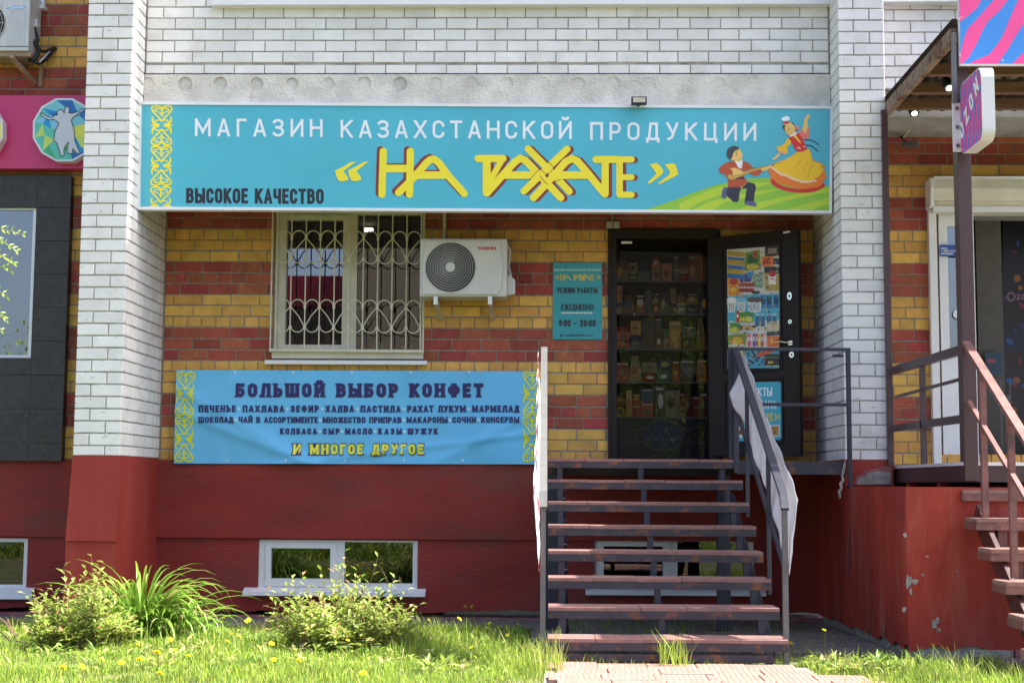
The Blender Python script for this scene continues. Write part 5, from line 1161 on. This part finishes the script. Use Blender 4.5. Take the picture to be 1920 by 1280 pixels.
def rr_pts(x, ins=0):
    o = []
    for (cy2, cz2, a0) in ((BY0-rc, BZ1-rc, 0), (BY1+rc, BZ1-rc, 90), (BY1+rc, BZ0+rc, 180), (BY0-rc, BZ0+rc, 270)):
        for k in range(7): a = R_(a0+15*k); o.append((x, cy2+(rc-ins)*math.cos(a), cz2+(rc-ins)*math.sin(a)))
    return o
b = MB(); b.prism(rr_pts(BXx), (.085,0,0), M_pvc); b.build('casing', bl, smooth=False)
mpf = lambda a, z, l: Vector((BXx-l, BY0+(BY1-BY0)*a, BZ0+(BZ1-BZ0)*z))
pr = Print(mpf); outl = [((y-BY0)/(BY1-BY0), (z-BZ0)/(BZ1-BZ0)) for _, y, z in rr_pts(BXx, .006)]
def clipoly(pts, hull):
    out = [Vector(p) for p in pts]; c = sum((Vector(h) for h in hull), Vector((0,0)))/len(hull)
    for i in range(len(hull)):
        A, B2 = Vector(hull[i]), Vector(hull[(i+1) % len(hull)]); nn = Vector((-(B2-A).y, (B2-A).x))
        if nn.length < 1e-9: continue
        if nn.dot(c-A) < 0: nn = -nn
        inp, out = out, []
        for j in range(len(inp)):
            p, q = inp[j-1], inp[j]; dp, dq = nn.dot(p-A), nn.dot(q-A)
            if dp*dq < 0: out.append(p+(q-p)*(dp/(dp-dq)))
            if dq >= 0: out.append(q)
        if not out: return []
    return out
pr.poly(outl, '#f0408c', 0)
for k in range(-1, 7):
    base_ = k*.2-.35; q = [(base_+.02*math.sin(v*1.3)+v*.42/6, v/6) for v in range(7)]+[(base_+.07+.025*math.sin(v*1.1+1)+v*.42/6, v/6) for v in range(6, -1, -1)]
    for m_ in range(6):
        quad = [q[m_], q[m_+1], q[12-m_], q[13-m_]]; cq = clipoly(quad, outl)
        if len(cq) > 2: pr.poly(cq, '#3f7fe0', 1)
pr.build('stripes', bl)
ang = R_(30); W_, H_ = .48, BZ1-BZ0
def mpl(px, py, l):
    x, y = px, -py; a = .05+(x*math.cos(ang)-y*math.sin(ang))/W_; z = .20+(x*math.sin(ang)+y*math.cos(ang))/H_; return mpf(a, z, l)
pr = Print(mpl); pr.base = .002; pr.text('OZON', .0, .49, -.12, 0, .030, '#f0eef4', 2); pr.build('lettering', bl)
x0, x1, z0, z1 = rect(1786.5, 193, 1812, 284.5, -2.0); b = MB(); b.box(x0, BXx-.001, -2.0, -1.985, z0, z1, M_pvc)
for z in (z0+.04, (z0+z1)/2, z1-.04): b.tube([(x0+.03, -2.0, z), (x0+.03, -2.012, z)], .014, M_steels, 8)
b.build('mounting_plate', bl, bevel=.003)

# right-hand stairs
s2 = thing('porch_stairs', 'maroon stairs with pink slab treads at the right edge, climbing to the porch', 'stairs', (3.5, -2.6, .2))
for i in range(5):
    y = -2.0-.29*i; z = PX(1800+ (0,28,50,73,99)[i], (911,967,1020,1082,1146)[i], 2.765).z; z = 1.285-.183*i
    b = MB(); b.box(2.765, 4.3, y, y+.285, z-.075, z-.026, M_maroonf); t = b.build('tread', s2)
    for k in range(4): tread_tile(.38, .285, M_path if i else M_tread, t, (2.765+.385*(k+.5), y-.004, z-.0255), .0255)
    for x in (2.95,):
        b = MB(); b.box(x-.03, x+.03, y+.06, y+.12, z-.30, z-.076, M_maroonf); b.build('strut', s2)
b = MB(); b.bar((2.86,-1.99,1.13), (2.86,-3.2,.30), .03, .15, M_maroon, side=(1,0,0)); b.build('stringer', s2); b = MB(); b.bar((4.1,-1.99,1.13), (4.1,-3.2,.30), .03, .15, M_maroon, side=(1,0,0)); b.build('stringer', s2)
z = .375; b = MB(); b.box(2.76, 4.3, -3.50, -3.14, .15, z-.06, M_maroonf); b.box(2.755, 4.3, -3.51, -3.14, z-.059, z, M_path); b.build('bottom_step', s2)
rr_ = thing('porch_handrail', 'sunlit maroon handrail running down the stairs at the right edge', 'handrail', (RX, -2.6, 1.3))
b = MB(); b.bar(PX(1811,643,RX), PX(1990,930,RX), .055, .03, M_maroonf, side=(1,0,0)); b.build('top_rail', rr_)
b = MB(); b.bar(PX(1817,753,RX), PX(1960,995,RX), .03, .025, M_maroonf, side=(1,0,0)); b.build('lower_rail', rr_)
for (px, ya, yb_) in ((1841,695,970),(1894,782,1082)):
    a, c = PX(px, ya, RX), PX(px+1, yb_, RX); b = MB(); b.box(RX-.02, RX+.02, a.y-.018, a.y+.018, c.z, a.z, M_maroonf); b.build('post', rr_)

# neighbouring entrance
en = thing('entrance', 'neighbouring shop entrance with a cream roller shutter box and white glazed door', 'entrance', (4, YR, 1.47))
x0, _, z0, z1 = rect(1744, 336, 2100, 374, YR-.2); b = MB(); X1_ = 6.5
n = 8; prof = [(YR-.02, z1), (YR-.20, z1), (YR-.21, z1-.03), (YR-.225, (z0+z1)/2), (YR-.205, z0+.01), (YR-.19, z0-.005), (YR-.02, z0-.005)]
b.prism([(x0+.03, y, z) for y, z in prof], (X1_-x0, 0, 0), M_pvcd); b.prism([(x0, y-.005, z+(.008 if z > z0+.05 else -.06)) for y, z in prof], (.03, 0, 0), M_pvc); b.box(x0+.03, X1_, YR-.225, YR-.02, z1+.001, z1+.02, M_pvc); b.build('shutter_box', en)
x0, x1, z0, z1 = rect(1745, 376, 2100, 398, YR-.14); b = MB(); b.box(x0+.02, X1_, YR-.14, YR-.03, z0, z1-.0, M_pvcd); b.box(x0+.02, X1_, YR-.15, YR-.141, z0, z0+.05, M_pvc); b.build('shutter_curtain', en)
x0, x1, z0, z1 = rect(1746, 380, 1760.5, 866, YR-.07); b = MB(); b.box(x0, x1, YR-.07, YR-.002, 1.47, z1, M_pvc); b.build('shutter_guide', en, bevel=.003)
dxa, dxb = P(1763, 600, YR+.02).x, P(1829, 640, YR+.02).x; gx0, gx1 = P(1777, 500, YR+.02).x, P(1818, 600, YR+.02).x; gz0, gz1_ = P(1790, 667, YR+.02).z, P(1790, 425, YR+.02).z; tz = P(1790, 403, YR+.02).z
b = MB(); wallbox(b, dxa, dxb-.03, YR+.01, YR+.06, 1.50, tz, [(gx0, gx1, gz0, gz1_)], M_pvc); b.build('side_door', en)
b = MB(); b.poly([(gx0,YR+.03,gz0),(gx1,YR+.03,gz0),(gx1,YR+.03,gz1_),(gx0,YR+.03,gz1_)], M_glass); b.build('pane', en)
b = MB(); b.box(dxb-.029, dxb, YR-.005, YR+.08, 1.50, tz, M_pvc); b.box(dxa, X1_, YR-.005, YR+.08, tz+.001, tz+.05, M_pvcd); b.box(dxa, X1_, YR-.04, YR+.1, 1.469, 1.499, M_pvc); b.build('door_frame', en)
pr = Print(flat(YR+.008)); pr.disc(1800, 589, 13, 10, '#dfe3e6', 2); pr.build('round_sticker', en)
open_room('entrance_hall', ex0-.3, ex1+.3, YR+.41, YR+3.5, 1.45, 3.9, nr, M_int)
np_ = thing('notice_plate', 'small blue notice plate with white lettering on the neighbouring door', 'sign', P(1780, 470, YR)); b = MB(); x0, x1, z0, z1 = rect(1762.5, 459, 1797, 480.5, YR-.01); b.box(x0, x1, YR-.012, YR-.004, z0, z1, ink('#2f4f9c')); b.build('plate', np_)
pr = Print(flat(YR-.012)); pr.text('ВХОД', 1765, 1776, 464, 467.4, .8, '#dfe4f0', 2); pr.text('С ЖИВОТНЫМИ', 1765, 1794, 469, 472, .7, '#dfe4f0', 2); pr.text('ЗАПРЕЩЕН', 1765, 1787, 474, 477.3, .8, '#dfe4f0', 2); pr.build('lettering', np_)
nt_ = thing('wall_notice', 'dim blue notice sheet on the dark wall inside the neighbouring entrance', 'poster', P(1864, 682, YR+.45)); pr = Print(flat(YR+.5)); pr.poly([(1847,660),(1880,661),(1880,705),(1848,704)], '#2f4450', 0); pr.poly([(1849,662),(1878,663),(1878,703),(1850,702)], '#123048', 1); pr.poly([(1851,673),(1866,673),(1866,680),(1851,680)], '#8c3040', 2); pr.build('sheet', nt_)
b = MB(); q = rect(1834, 420, 1882, 850, YR+.55); b.box(q[0], q[1], YR+.55, YR+.58, 1.47, 3.8, mat('grey_brown_panel', (.10,.09,.08), .8)); b.build('inner_wall_panel', en)
wp = thing('wall_graphics', 'red and blue wall graphics coloured dark for the shade deep inside the neighbouring entrance', 'poster', P(1900, 600, YR+1)); pr = Print(flat(YR+1.0)); pr.poly([(1880,405),(1990,405),(1990,860),(1880,860)], '#0c0b18', 0)  # print colours darkened to put the interior shade into them
for (y0, y1, c) in ((440,540,'#080d1c'),(540,620,'#1c0810'),(620,660,'#07142c'),(660,860,'#22060c')): pr.poly([(1882,y0),(1990,y0),(1990,y1),(1882,y1)], c, 1)
rg = random.Random(3)
for i in range(40): pr.disc(rg.uniform(1886,1960), rg.uniform(430,780), rg.uniform(2,9), rg.uniform(2,7), rg.choice(('#7a1c34','#1c4f8c','#8c5a1c','#6a6a74','#5c1c5c','#2c2c5c')), 2, 12, rg.uniform(0,90))
pr.line(arc(1896,556,6.5,7.5,0,360,16), 2.6, '#8c6a8c', 3); pr.text('ZON', 1906, 1930, 552, 562, 2, '#8c6a8c', 3); pr.build('print', wp)
q0, q1 = P(1878, 720, YR+.7), P(1899, 700, YR+.7); b = MB()
for px in (1879, 1897): a = P(px, 850, YR+.4); c = P(px-3, 712, YR+.4); b.bar((a.x,a.y,1.48), (a.x,a.y,c.z), .008, .008, M_steels)
one(b, 'barrier_posts', 'two thin metal bars standing inside the neighbouring entrance', 'barrier')

# sensor above the shop door
t = thing('door_sensor', 'small grey twin box on the bricks just above the doorway', 'sensor', P(1149, 422, YR)); b = MB()
for xa in (1137, 1150): x0, x1, z0, z1 = rect(xa, 415, xa+12, 428, YR-.05); b.box(x0, x1, YR-.05, YR-.001, z0, z1, mat('light_box', (.36,.34,.30), .6, .3, 60))
b.build('box', t, bevel=.003); c = P(1149, 404, YR-.02); b = MB(); b.tube([c+Vector((0,.01,.03)), c, P(1148,414,YR-.02)], .008, M_barec, 6); b.build('cable', t)
# ================================================================== PATH
pth = MB(); PZ = lambda y: gz(y)+.012
pth.add([(.0,-2.61,PZ(-2.61)),(1.62,-2.61,PZ(-2.61)),(1.62,-8,PZ(-8)),(.0,-8,PZ(-8))], [(0,3,2,1)], M_mort); po_ = pth.build('paved_path', kind='structure')
b = MB(); b.box(-.148, .148, -.148, .148, -.02, .012, M_path)
for i in range(9): b.box(-.143+.0325*i, -.143+.0325*i+.024, -.145, .145, .0115, .0135, M_path)
o = b.build('tile'); tme = o.data; bpy.data.objects.remove(o)
for j in range(10):
    for i in range(-1, 6):
        x = .17+i*.302+(.05 if j % 2 else 0); y = -2.765-j*.302
        if x < .1 or x > 1.62+.06*j: continue
        o = bpy.data.objects.new('tile', tme); COL.objects.link(o); adopt(o, po_); o.location = (x, y, PZ(y)+.004+random.uniform(-.004,.004)); o.rotation_euler = (random.uniform(-.012,.012)+.02*0, random.uniform(-.012,.012), random.uniform(-.02,.02))
# ================================================================== PLANTS
def leafmat(n, c, tr=.35, r=.45): return mat(n, c, r, .15, 3, rnd=.25, trans=tr, spec=.3)
G1 = leafmat('grass_bright', (.36,.50,.06)); G2 = leafmat('grass_mid', (.16,.27,.045)); G3 = leafmat('grass_dry', (.42,.40,.16)); G4 = leafmat('grass_pale', (.36,.45,.11))
B1 = leafmat('shrub_leaf_pale', (.44,.52,.14)); B2 = leafmat('shrub_leaf_green', (.28,.40,.07)); B3 = leafmat('shrub_leaf_bronze', (.34,.20,.10)); B4 = leafmat('daylily_leaf', (.20,.34,.05), .35, .35); B5 = leafmat('daylily_shaded', (.04,.10,.02), .3, .4)  # the last is the daylily green darkened to paint in shade
M_twig = mat('brown_twig', (.19,.11,.07), .8, .2, 20); M_dand = mat('dandelion_yellow', (.88,.74,.02), .6, .1, 40, trans=.3); M_stem = leafmat('green_stem', (.16,.26,.05))
rn = random.Random(11)
def grass(area, n, hmin, hmax, name, mats=((G1,.45),(G2,.3),(G4,.17),(G3,.08)), dens=None, wmin=.0016, wmax=.0035):
    b = MB(); ks = [b.mi(m) for m, _ in mats]; cum = []; s_ = 0
    for _, p in mats: s_ += p; cum.append(s_)
    V, Fc, Mm = b.v, b.f, b.m; c = 0
    while c < n:
        x = rn.uniform(area[0], area[1]); y = rn.uniform(area[2], area[3])
        if dens and rn.random() > dens(x, y): n -= 1; continue
        z = gz(y)-.004; a = rn.uniform(0, 6.283); h = rn.uniform(hmin, hmax)*(1.0+.35*math.sin(x*3.1+y*2)+.25*math.sin(x*7.7-y*5)); w = rn.uniform(wmin, wmax); le = rn.uniform(.05, .55)*h; b0 = rn.uniform(0, 6.283)
        ux, uy = math.cos(a)*w, math.sin(a)*w; lx_, ly_ = math.cos(b0)*le, math.sin(b0)*le; k = len(V)
        V += [(x-ux,y-uy,z),(x+ux,y+uy,z),(x+ux*.8+lx_*.35,y+uy*.8+ly_*.35,z+h*.6),(x-ux*.8+lx_*.35,y-uy*.8+ly_*.35,z+h*.6),(x+lx_,y+ly_,z+h*.95)]
        Fc += [(k,k+1,k+2,k+3),(k+3,k+2,k+4)]; r = rn.random(); m_ = next(i for i, q in enumerate(cum) if r <= q+1e-9 or i == len(cum)-1); Mm += [ks[m_]]*2; c += 1
    return b.build(name, kind='stuff')
def den(x, y):
    if -.05 < x < 1.66 and y < -2.62: return 0.0 if .0 < x < 1.6 else .5
    if -.15 < x < 2.4 and y > -2.60: return .05 if y > -2.3 else .35
    if x >= 2.2: return 0 if y > -2.45 else (.35 if y > -2.7 else 1)
    if x > 1.6 and y > -2.45: return .08 if y > -1.9 else .3
    d = (x+2.45)**2/.16+(y+1.95)**2/.03
    if d < 1: return .2
    if math.sin(x*2.7+1.3)*math.sin(y*3.9+x)+.25*math.sin(x*9+y*7) > .93: return .3
    return 1
grass((-5.2, 4.6, -4.4, .30), 165000, .03, .085, 'grass', dens=lambda x, y: den(x, y)*(1 if y > -3.6 else .8))
grass((-5.0, -.05, -2.2, .3), 10000, .07, .16, 'tall_grass', dens=lambda x, y: den(x, y)*(.9 if x > -2.1 else .5)*(1 if y < -.1 else .15), mats=((G1,.4),(G2,.45),(G3,.15)))
grass((1.6, 4.4, -4.0, -2.55), 1500, .06, .15, 'tall_grass', dens=lambda x, y: den(x, y), mats=((G1,.55),(G4,.25),(G3,.2)))
grass((-.3, .12, -3.1, -2.4), 420, .08, .19, 'tall_grass', mats=((G1,.5),(G4,.25),(G3,.25)))
grass((.70, .88, -2.75, -2.58), 70, .12, .26, 'grass_tuft', mats=((G1,.5),(G4,.5)))
grass((.1, 2.0, -.4, .7), 260, .08, .2, 'weeds', mats=((G2,1),))
# broad-leaved ground cover
def leaf(b, p, d, up, L_, W_, m, fold=.25):
    d = d.normalized(); s = d.cross(up); s = s.normalized() if s.length > 1e-3 else Vector((1,0,0)); n = s.cross(d)
    mid = p+d*L_*.45; tip = p+d*L_-n*L_*.12
    b.add([p, mid+s*W_/2+n*W_*fold, tip, mid-s*W_/2+n*W_*fold, mid], [(0,1,4),(1,2,4),(2,3,4),(3,0,4)], m)
b = MB()
for i in range(2600):
    x = rn.uniform(-4.6, -.2) if i % 6 else rn.uniform(1.6, 2.2); y = rn.uniform(-3.4, -.1) if i % 6 else rn.uniform(-3.1, -2.3)
    c = .5+.5*math.sin(x*5.3+1)*math.sin(y*6.1)
    if rn.random() > c*.9: continue
    z = gz(y)+rn.uniform(.01, .06); a = rn.uniform(0, 6.283); leaf(b, Vector((x,y,z)), Vector((math.cos(a), math.sin(a), rn.uniform(.1,.7))), Vector((0,0,1)), rn.uniform(.03,.075), rn.uniform(.012,.028), rn.choice((G2, G4, B2, G1)))
b.build('ground_cover', kind='stuff')
b = MB()   # clover-like tufts and dry litter in the lawn
for i in range(260):
    cx_, cy2 = rn.uniform(-4.4, -.1), rn.uniform(-3.3, .2)
    if rn.random() < .15: cx_, cy2 = rn.uniform(1.65, 3.4), rn.uniform(-3.0, -2.4)
    m_ = rn.choice((G2, B2, G4, G3, M_twig)) 
    for k in range(rn.randint(5, 16)):
        a = rn.uniform(0, 6.283); p = Vector((cx_+math.cos(a)*rn.uniform(0,.05), cy2+math.sin(a)*rn.uniform(0,.05), gz(cy2)+rn.uniform(.01,.05))); leaf(b, p, Vector((math.cos(a), math.sin(a), rn.uniform(.2, 1.2))), Vector((0,0,1)), rn.uniform(.04,.11), rn.uniform(.010,.03) if m_ is not M_twig else .004, m_)
b.build('lawn_weeds', kind='stuff')
# leafy shrubs
def shrub(px, py, Y, w, h, n, label, seed, stemcol=M_twig):
    r = random.Random(seed); c = P(px, py, Y); c.z = gz(Y); t = thing('leafy_shrub', label, 'shrub', c); fo = MB(); stx = MB()
    for i in range(n):
        a = r.uniform(0, 6.283); rad = math.sqrt(r.random()); tipp = Vector((c.x+w/2*rad*math.cos(a)*r.uniform(.8,1.15), c.y+w*.38*rad*math.sin(a), c.z+h*(1-.40*rad*rad)*(.72+.28*math.sin(3*a+seed))*(r.uniform(.35,1.05) if r.random() < .82 else r.uniform(1.05,1.4))))
        b0 = Vector((c.x+w*.30*math.cos(a)*rad, c.y+w*.2*math.sin(a), c.z)); mid = (b0+tipp)/2+Vector((r.uniform(-.03,.03), r.uniform(-.03,.03), h*.08)); stx.tube([b0, mid, tipp], .0028, stemcol, 4, taper=[1,.7,.35])
        nl_ = r.randint(8, 13)
        for k in range(nl_):
            f = .12+.88*(k+1)/nl_; p = b0+(mid-b0)*(f*2) if f < .5 else mid+(tipp-mid)*((f-.5)*2); aa = k*2.4+r.uniform(-.3,.3); gr_ = (tipp-mid).normalized()
            d = Vector((math.cos(aa), math.sin(aa), 0))*r.uniform(.7,1.1)+gr_*r.uniform(.3,1.0); m_ = r.choices((B1,B2,B3,G4), (.40,.32,.05+.10*(f > .9),.23))[0]
            leaf(fo, p, d, Vector((r.uniform(-.2,.2), r.uniform(-.2,.2), 1)), r.uniform(.042,.082), r.uniform(.018,.032), m_, .2)
    fo.build('foliage', t, kind='stuff'); stx.build('stems', t)
shrub(150, 1215, -1.75, .76, .50, 230, 'pale leafy shrub at the left, in front of the daylily clump', 4)
shrub(640, 1213, -1.70, 1.04, .52, 260, 'pale leafy shrub in front of the left basement window', 9)
shrub(640, 1213, -1.62, .6, .28, 30, 'small green undergrowth shrub beneath the shrub by the basement window', 15)
# daylily clumps
def clump(px, py, Y, n, Lm, label, seed, m, spread=1.0):
    r = random.Random(seed); c = P(px, py, Y); c.z = gz(Y); t = thing('daylily_clump', label, 'plant', c)
    for i in range(n):
        a = r.uniform(0, 6.283); d = Vector((math.cos(a), math.sin(a)*.8, 0)); L_ = Lm*r.uniform(.55, 1.08); W_ = r.uniform(.022,.040); b0 = c+d*r.uniform(.0,.20); el = R_(r.uniform(42, 88)); bend = R_(r.uniform(80, 185))*spread; pts = []; p = b0.copy(); N = 9
        b = MB(); v = []; side = Vector((-d.y, d.x, 0))
        for k in range(N+1):
            f = k/N; e = el-bend*f**1.7; w = W_*(.55+.45*math.sin(min(1, f*2.2)*1.57))*(1-f**3)+.0006; nn = Vector((-d.x*math.sin(e), -d.y*math.sin(e), math.cos(e)))
            v += [p-side*w/2+nn*w*.22, p, p+side*w/2+nn*w*.22]; p = p+(d*math.cos(e)+Vector((0,0,1))*math.sin(e))*(L_/N)
            if p.z < c.z+.01: p.z = c.z+.01
        b.add(v, [(3*k+q, 3*k+q+1, 3*k+q+4, 3*k+q+3) for k in range(N) for q in (0, 1)], m if r.random() > .08 else G3); b.build('leaf', t, smooth=True)
clump(262, 1205, -1.15, 260, .78, 'big arching clump of daylily leaves in front of the left pillar base', 3, B4)
clump(330, 1205, -1.25, 60, .50, 'smaller daylily clump at the right foot of the big one', 31, B4)
clump(668, 1185, -.55, 20, .66, 'daylily leaves coloured as shaded behind the shrub, against the left basement window', 5, B5, .7)
# twigs at the left
b = MB()
for pts in ([(0,1158),(10,1166),(30,1196)], [(14,1160),(22,1180),(32,1190)], [(0,1183),(16,1198),(40,1203),(75,1212)], [(62,1120),(80,1135),(95,1160)], [(30,1210),(60,1208),(90,1225)]):
    b.tube([P(x, y, -1.6-.02*i) for i, (x, y) in enumerate(pts)], .005, M_twig, 5)
one(b, 'bare_twigs', 'bare brown twigs sticking out of the grass at the lower left edge', 'twigs')
# rowan branch reaching in from the left
t = thing('rowan_branch', 'sunlit feathery leaf branch reaching in at the left edge', 'branch', P(-30, 520, -2.6)); fo = MB(); sb = MB(); YL = -2.6
for (p0, p1, nn) in (((-40,430),(42,439),8), ((-30,440),(30,470),9), ((-40,470),(26,492),9), ((-50,500),(20,505),8), ((-60,520),(12,555),10), ((-50,540),(13,600),11), ((-60,570),(2,618),8)):
    a, c = P(*p0, YL+rn.uniform(-.1,.1)), P(*p1, YL+rn.uniform(-.1,.1)); sb.tube([a, (a+c)/2+Vector((0,0,.02)), c], .0022, M_stem, 4)
    for k in range(nn):
        p = a+(c-a)*((k+1)/nn)+Vector((0,0,.02*math.sin(3.14*(k+1)/nn)))
        for s_ in (-1, 1): leaf(fo, p, (c-a).normalized()*rn.uniform(.3,.9)+Vector((0,rn.uniform(-.9,.9),s_*rn.uniform(.3,.9))), Vector((rn.uniform(-.3,.3),-1,.6)), rn.uniform(.03,.05), .016, rn.choice((G1,G4,B1)), .1)
fo.build('foliage', t, kind='stuff'); sb.build('stem', t)
b = MB(); b.tube([P(-140, 700, -2.3), P(-60, 560, -2.6), P(-40, 440, -2.6)], .02, M_twig, 6); b.build('twig', t)
# dandelions
def dandelion():
    f = MB(); r = random.Random(2)
    for ring_, (n, R1, el) in enumerate(((14,.019,.15),(12,.015,.6),(8,.009,1.1))):
        for i in range(n):
            a = 6.283*i/n+ring_*.2; d = Vector((math.cos(a)*math.cos(el), math.sin(a)*math.cos(el), math.sin(el))); s = Vector((-math.sin(a), math.cos(a), 0)); w = .0032
            f.add([Vector((0,0,0))-s*w*.5, Vector((0,0,0))+s*w*.5, d*R1+s*w, d*R1-s*w], [(0,1,2,3)], M_dand)
    return f
df = dandelion(); o = df.build('flower_head'); fme = o.data; bpy.data.objects.remove(o)
b = MB(); b.tube([(0,0,0),(.008,.004,.5),(0,0,1)], .002, M_stem, 5); o = b.build('stem'); sme = o.data; bpy.data.objects.remove(o)
DD = [(514,1150,'x'),(467,1160,'x'),(461,1165,'x'),(509,1206,'x'),(599,1186,'x'),(652,1200,'x'),(607,1172,'x'),(513,1236,'x'),(560,1238,'x'),(872,1137,'w'),(885,1137,'w'),(804,1163,'w'),(820,1176,'w'),(861,1160,'w'),(918,1168,'w'),(914,1177,'w'),(971,1170,'w'),(952,1191,'w'),(885,1213,'w'),(449,1194,'x'),(680,1261,'f'),(258,1208,'l'),(295,1222,'l'),(352,1229,'l'),(419,1158,'m'),(466,1162,'m'),(435,1188,'m'),(426,1202,'m'),(327,1218,'l'),(300,1262,'l'),(154,1249,'l'),(118,1251,'l'),(80,1180,'s'),(228,1242,'l'),(190,1236,'l'),(1545,1181,'r'),(1481,1206,'s2'),(262,1236,'l'),(320,1198,'m')]
LB = {'x':'yellow dandelion around the shrub by the basement window','w':'yellow dandelion between that shrub and the metal stairs','f':'yellow dandelion low in the grass at the bottom edge, below the middle shrub','l':'yellow dandelion in bright grass below the daylily clump','m':'yellow dandelion between the daylily clump and the middle shrub','s':'small yellow dandelion half hidden in the leftmost shrub','r':'tall yellow dandelion at the right of the metal stairs','s2':'yellow dandelion beside the lowest stair tread'}
DD.sort(); cnt = {}
for (px, py, k) in DD:
    cnt[k] = cnt.get(k, 0)+1; tot_ = sum(1 for q in DD if q[2] == k)
    lab = LB[k] if tot_ == 1 else ORD[cnt[k]-1]+' '+LB[k].replace('yellow ', '')+', from left'
    hh = rn.uniform(.09, .17); best = None
    if k == 'r': hh = .22
    if k == 'w' and py < 1150: hh = .2
    Y = -3.5
    while Y < .55:
        p = P(px, py, Y)
        if p.z <= gz(Y)+hh: break
        Y += .05
    # walk outwards until the ray is hh above the ground
    Y = .5
    while Y > -4 and P(px, py, Y).z < gz(Y)+hh: Y -= .02
    p = P(px, py, Y); t = thing('dandelion', lab, 'flower', (p.x, p.y, gz(Y)), 'dandelions '+k if False else 'dandelions in the grass, '+LB[k].replace('yellow dandelion', '').strip())
    s_ = bpy.data.objects.new('stem', sme); COL.objects.link(s_); s_.parent = t; s_.scale = (1, 1, p.z-gz(Y))
    f_ = bpy.data.objects.new('flower_head', fme); COL.objects.link(f_); f_.parent = t; f_.location = (0, 0, p.z-gz(Y)); f_.rotation_euler = (R_(rn.uniform(10, 45)), R_(rn.uniform(-25, 25)), rn.uniform(0, 6)); q = rn.uniform(.8, 1.15); f_.scale = (q, q, q)

b = MB()
for i in range(9000):
    x = rn.uniform(-9, 4); y = rn.uniform(-10.5, -5.6) if i % 3 else rn.uniform(-19, -12)
    if math.sin(x*1.9)*math.sin(y*1.3+x) < -.1 or (-.3 < x < 2 and y > -8.3): continue
    a = rn.uniform(0, 6.283); leaf(b, Vector((x,y,.22)), Vector((math.cos(a)*.5, math.sin(a)*.5, rn.uniform(.5,1.5))), Vector((0,-1,.3)), rn.uniform(.08,.26), rn.uniform(.015,.05), rn.choice((G1,G2,B2,M_dand if i % 7 == 0 else G2)))
b.build('verge_weeds', kind='stuff')
# ================================================================== ACROSS THE STREET (seen only in the panes)
M_bei = mat('beige_facade', (.34,.27,.18), .9, .1, 1, stretch=(1,1,20)); M_rf = mat('red_cladding', (.42,.03,.05), .6, .1, 1); M_bg = mat('brown_facade', (.18,.12,.09), .9, .15, 1)
def house(x0, x1, y1, z1, m, band_, label):
    t = thing('apartment_house', label, 'building', ((x0+x1)/2, y1, .24)); b = MB(); b.box(x0, x1, y1-10, y1, .1, z1, m); b.build('wall', t)
    if band_: b = MB(); b.box(x0-.1, x1+.1, y1-10.1, y1+.15, z1+.01, z1+band_, M_rf); b.build('parapet', t)
    x = x0+1.5
    while x < x1-2 and band_:
        z = 1.6
        while z < z1-2:
            b = MB(); b.box(x, x+1.5, y1+.001, y1+.06, z, z+1.4, M_pvc); b.box(x+.08, x+1.42, y1+.061, y1+.065, z+.08, z+1.32, M_black); b.build('window', t); z += 3
        x += 3.2
house(-15.5, -8.4, -46, 8.6, M_bg, 1.3, 'long low building with a red parapet, reflected in the barred window')
house(-7.2, 6, -40, 13, M_bei, 0, 'beige brick building, reflected in the right pane of the barred window')
def tree(x, y, h, seed):
    r = random.Random(seed); t = thing('street_tree', 'leafy street tree reflected in the glass %s' % ('of the shop doorway' if seed == 1 else 'of the left basement window' if seed == 2 else 'of the leftmost basement window'), 'tree', (x, y, .24)); b = MB(); b.tube([(x,y,.2),(x+.1,y,h*.35),(x,y+.1,h*.8)], .14, M_twig, 8, taper=[1,.7,.3])
    for k in range(7): a = k*.9; b.tube([(x,y,h*(.3+.06*k)), (x+math.cos(a)*h*.22, y+math.sin(a)*h*.22, h*(.5+.06*k))], .05, M_twig, 5, taper=[1,.4])
    b.build('trunk', t); f = MB()
    for k in range(60):
        a, e = r.uniform(0, 6.283), r.uniform(-1, 1); c = Vector((x, y, h*.62))+Vector((math.cos(a)*math.sqrt(1-e*e), math.sin(a)*math.sqrt(1-e*e), e*1.15))*h*.30*r.uniform(.4, 1)
        for q in range(40): p = c+Vector((r.gauss(0,.28), r.gauss(0,.28), r.gauss(0,.22))); leaf(f, p, Vector((r.uniform(-1,1), r.uniform(-1,1), r.uniform(-1,1))), Vector((0,.2,1)), .17, .1, r.choice((G2,B2,G1)))
    f.build('crown', t, kind='stuff')
tree(3.2, -20, 5.6, 1); tree(-6.5, -25, 4.5, 2); tree(-13, -24, 5.5, 3)
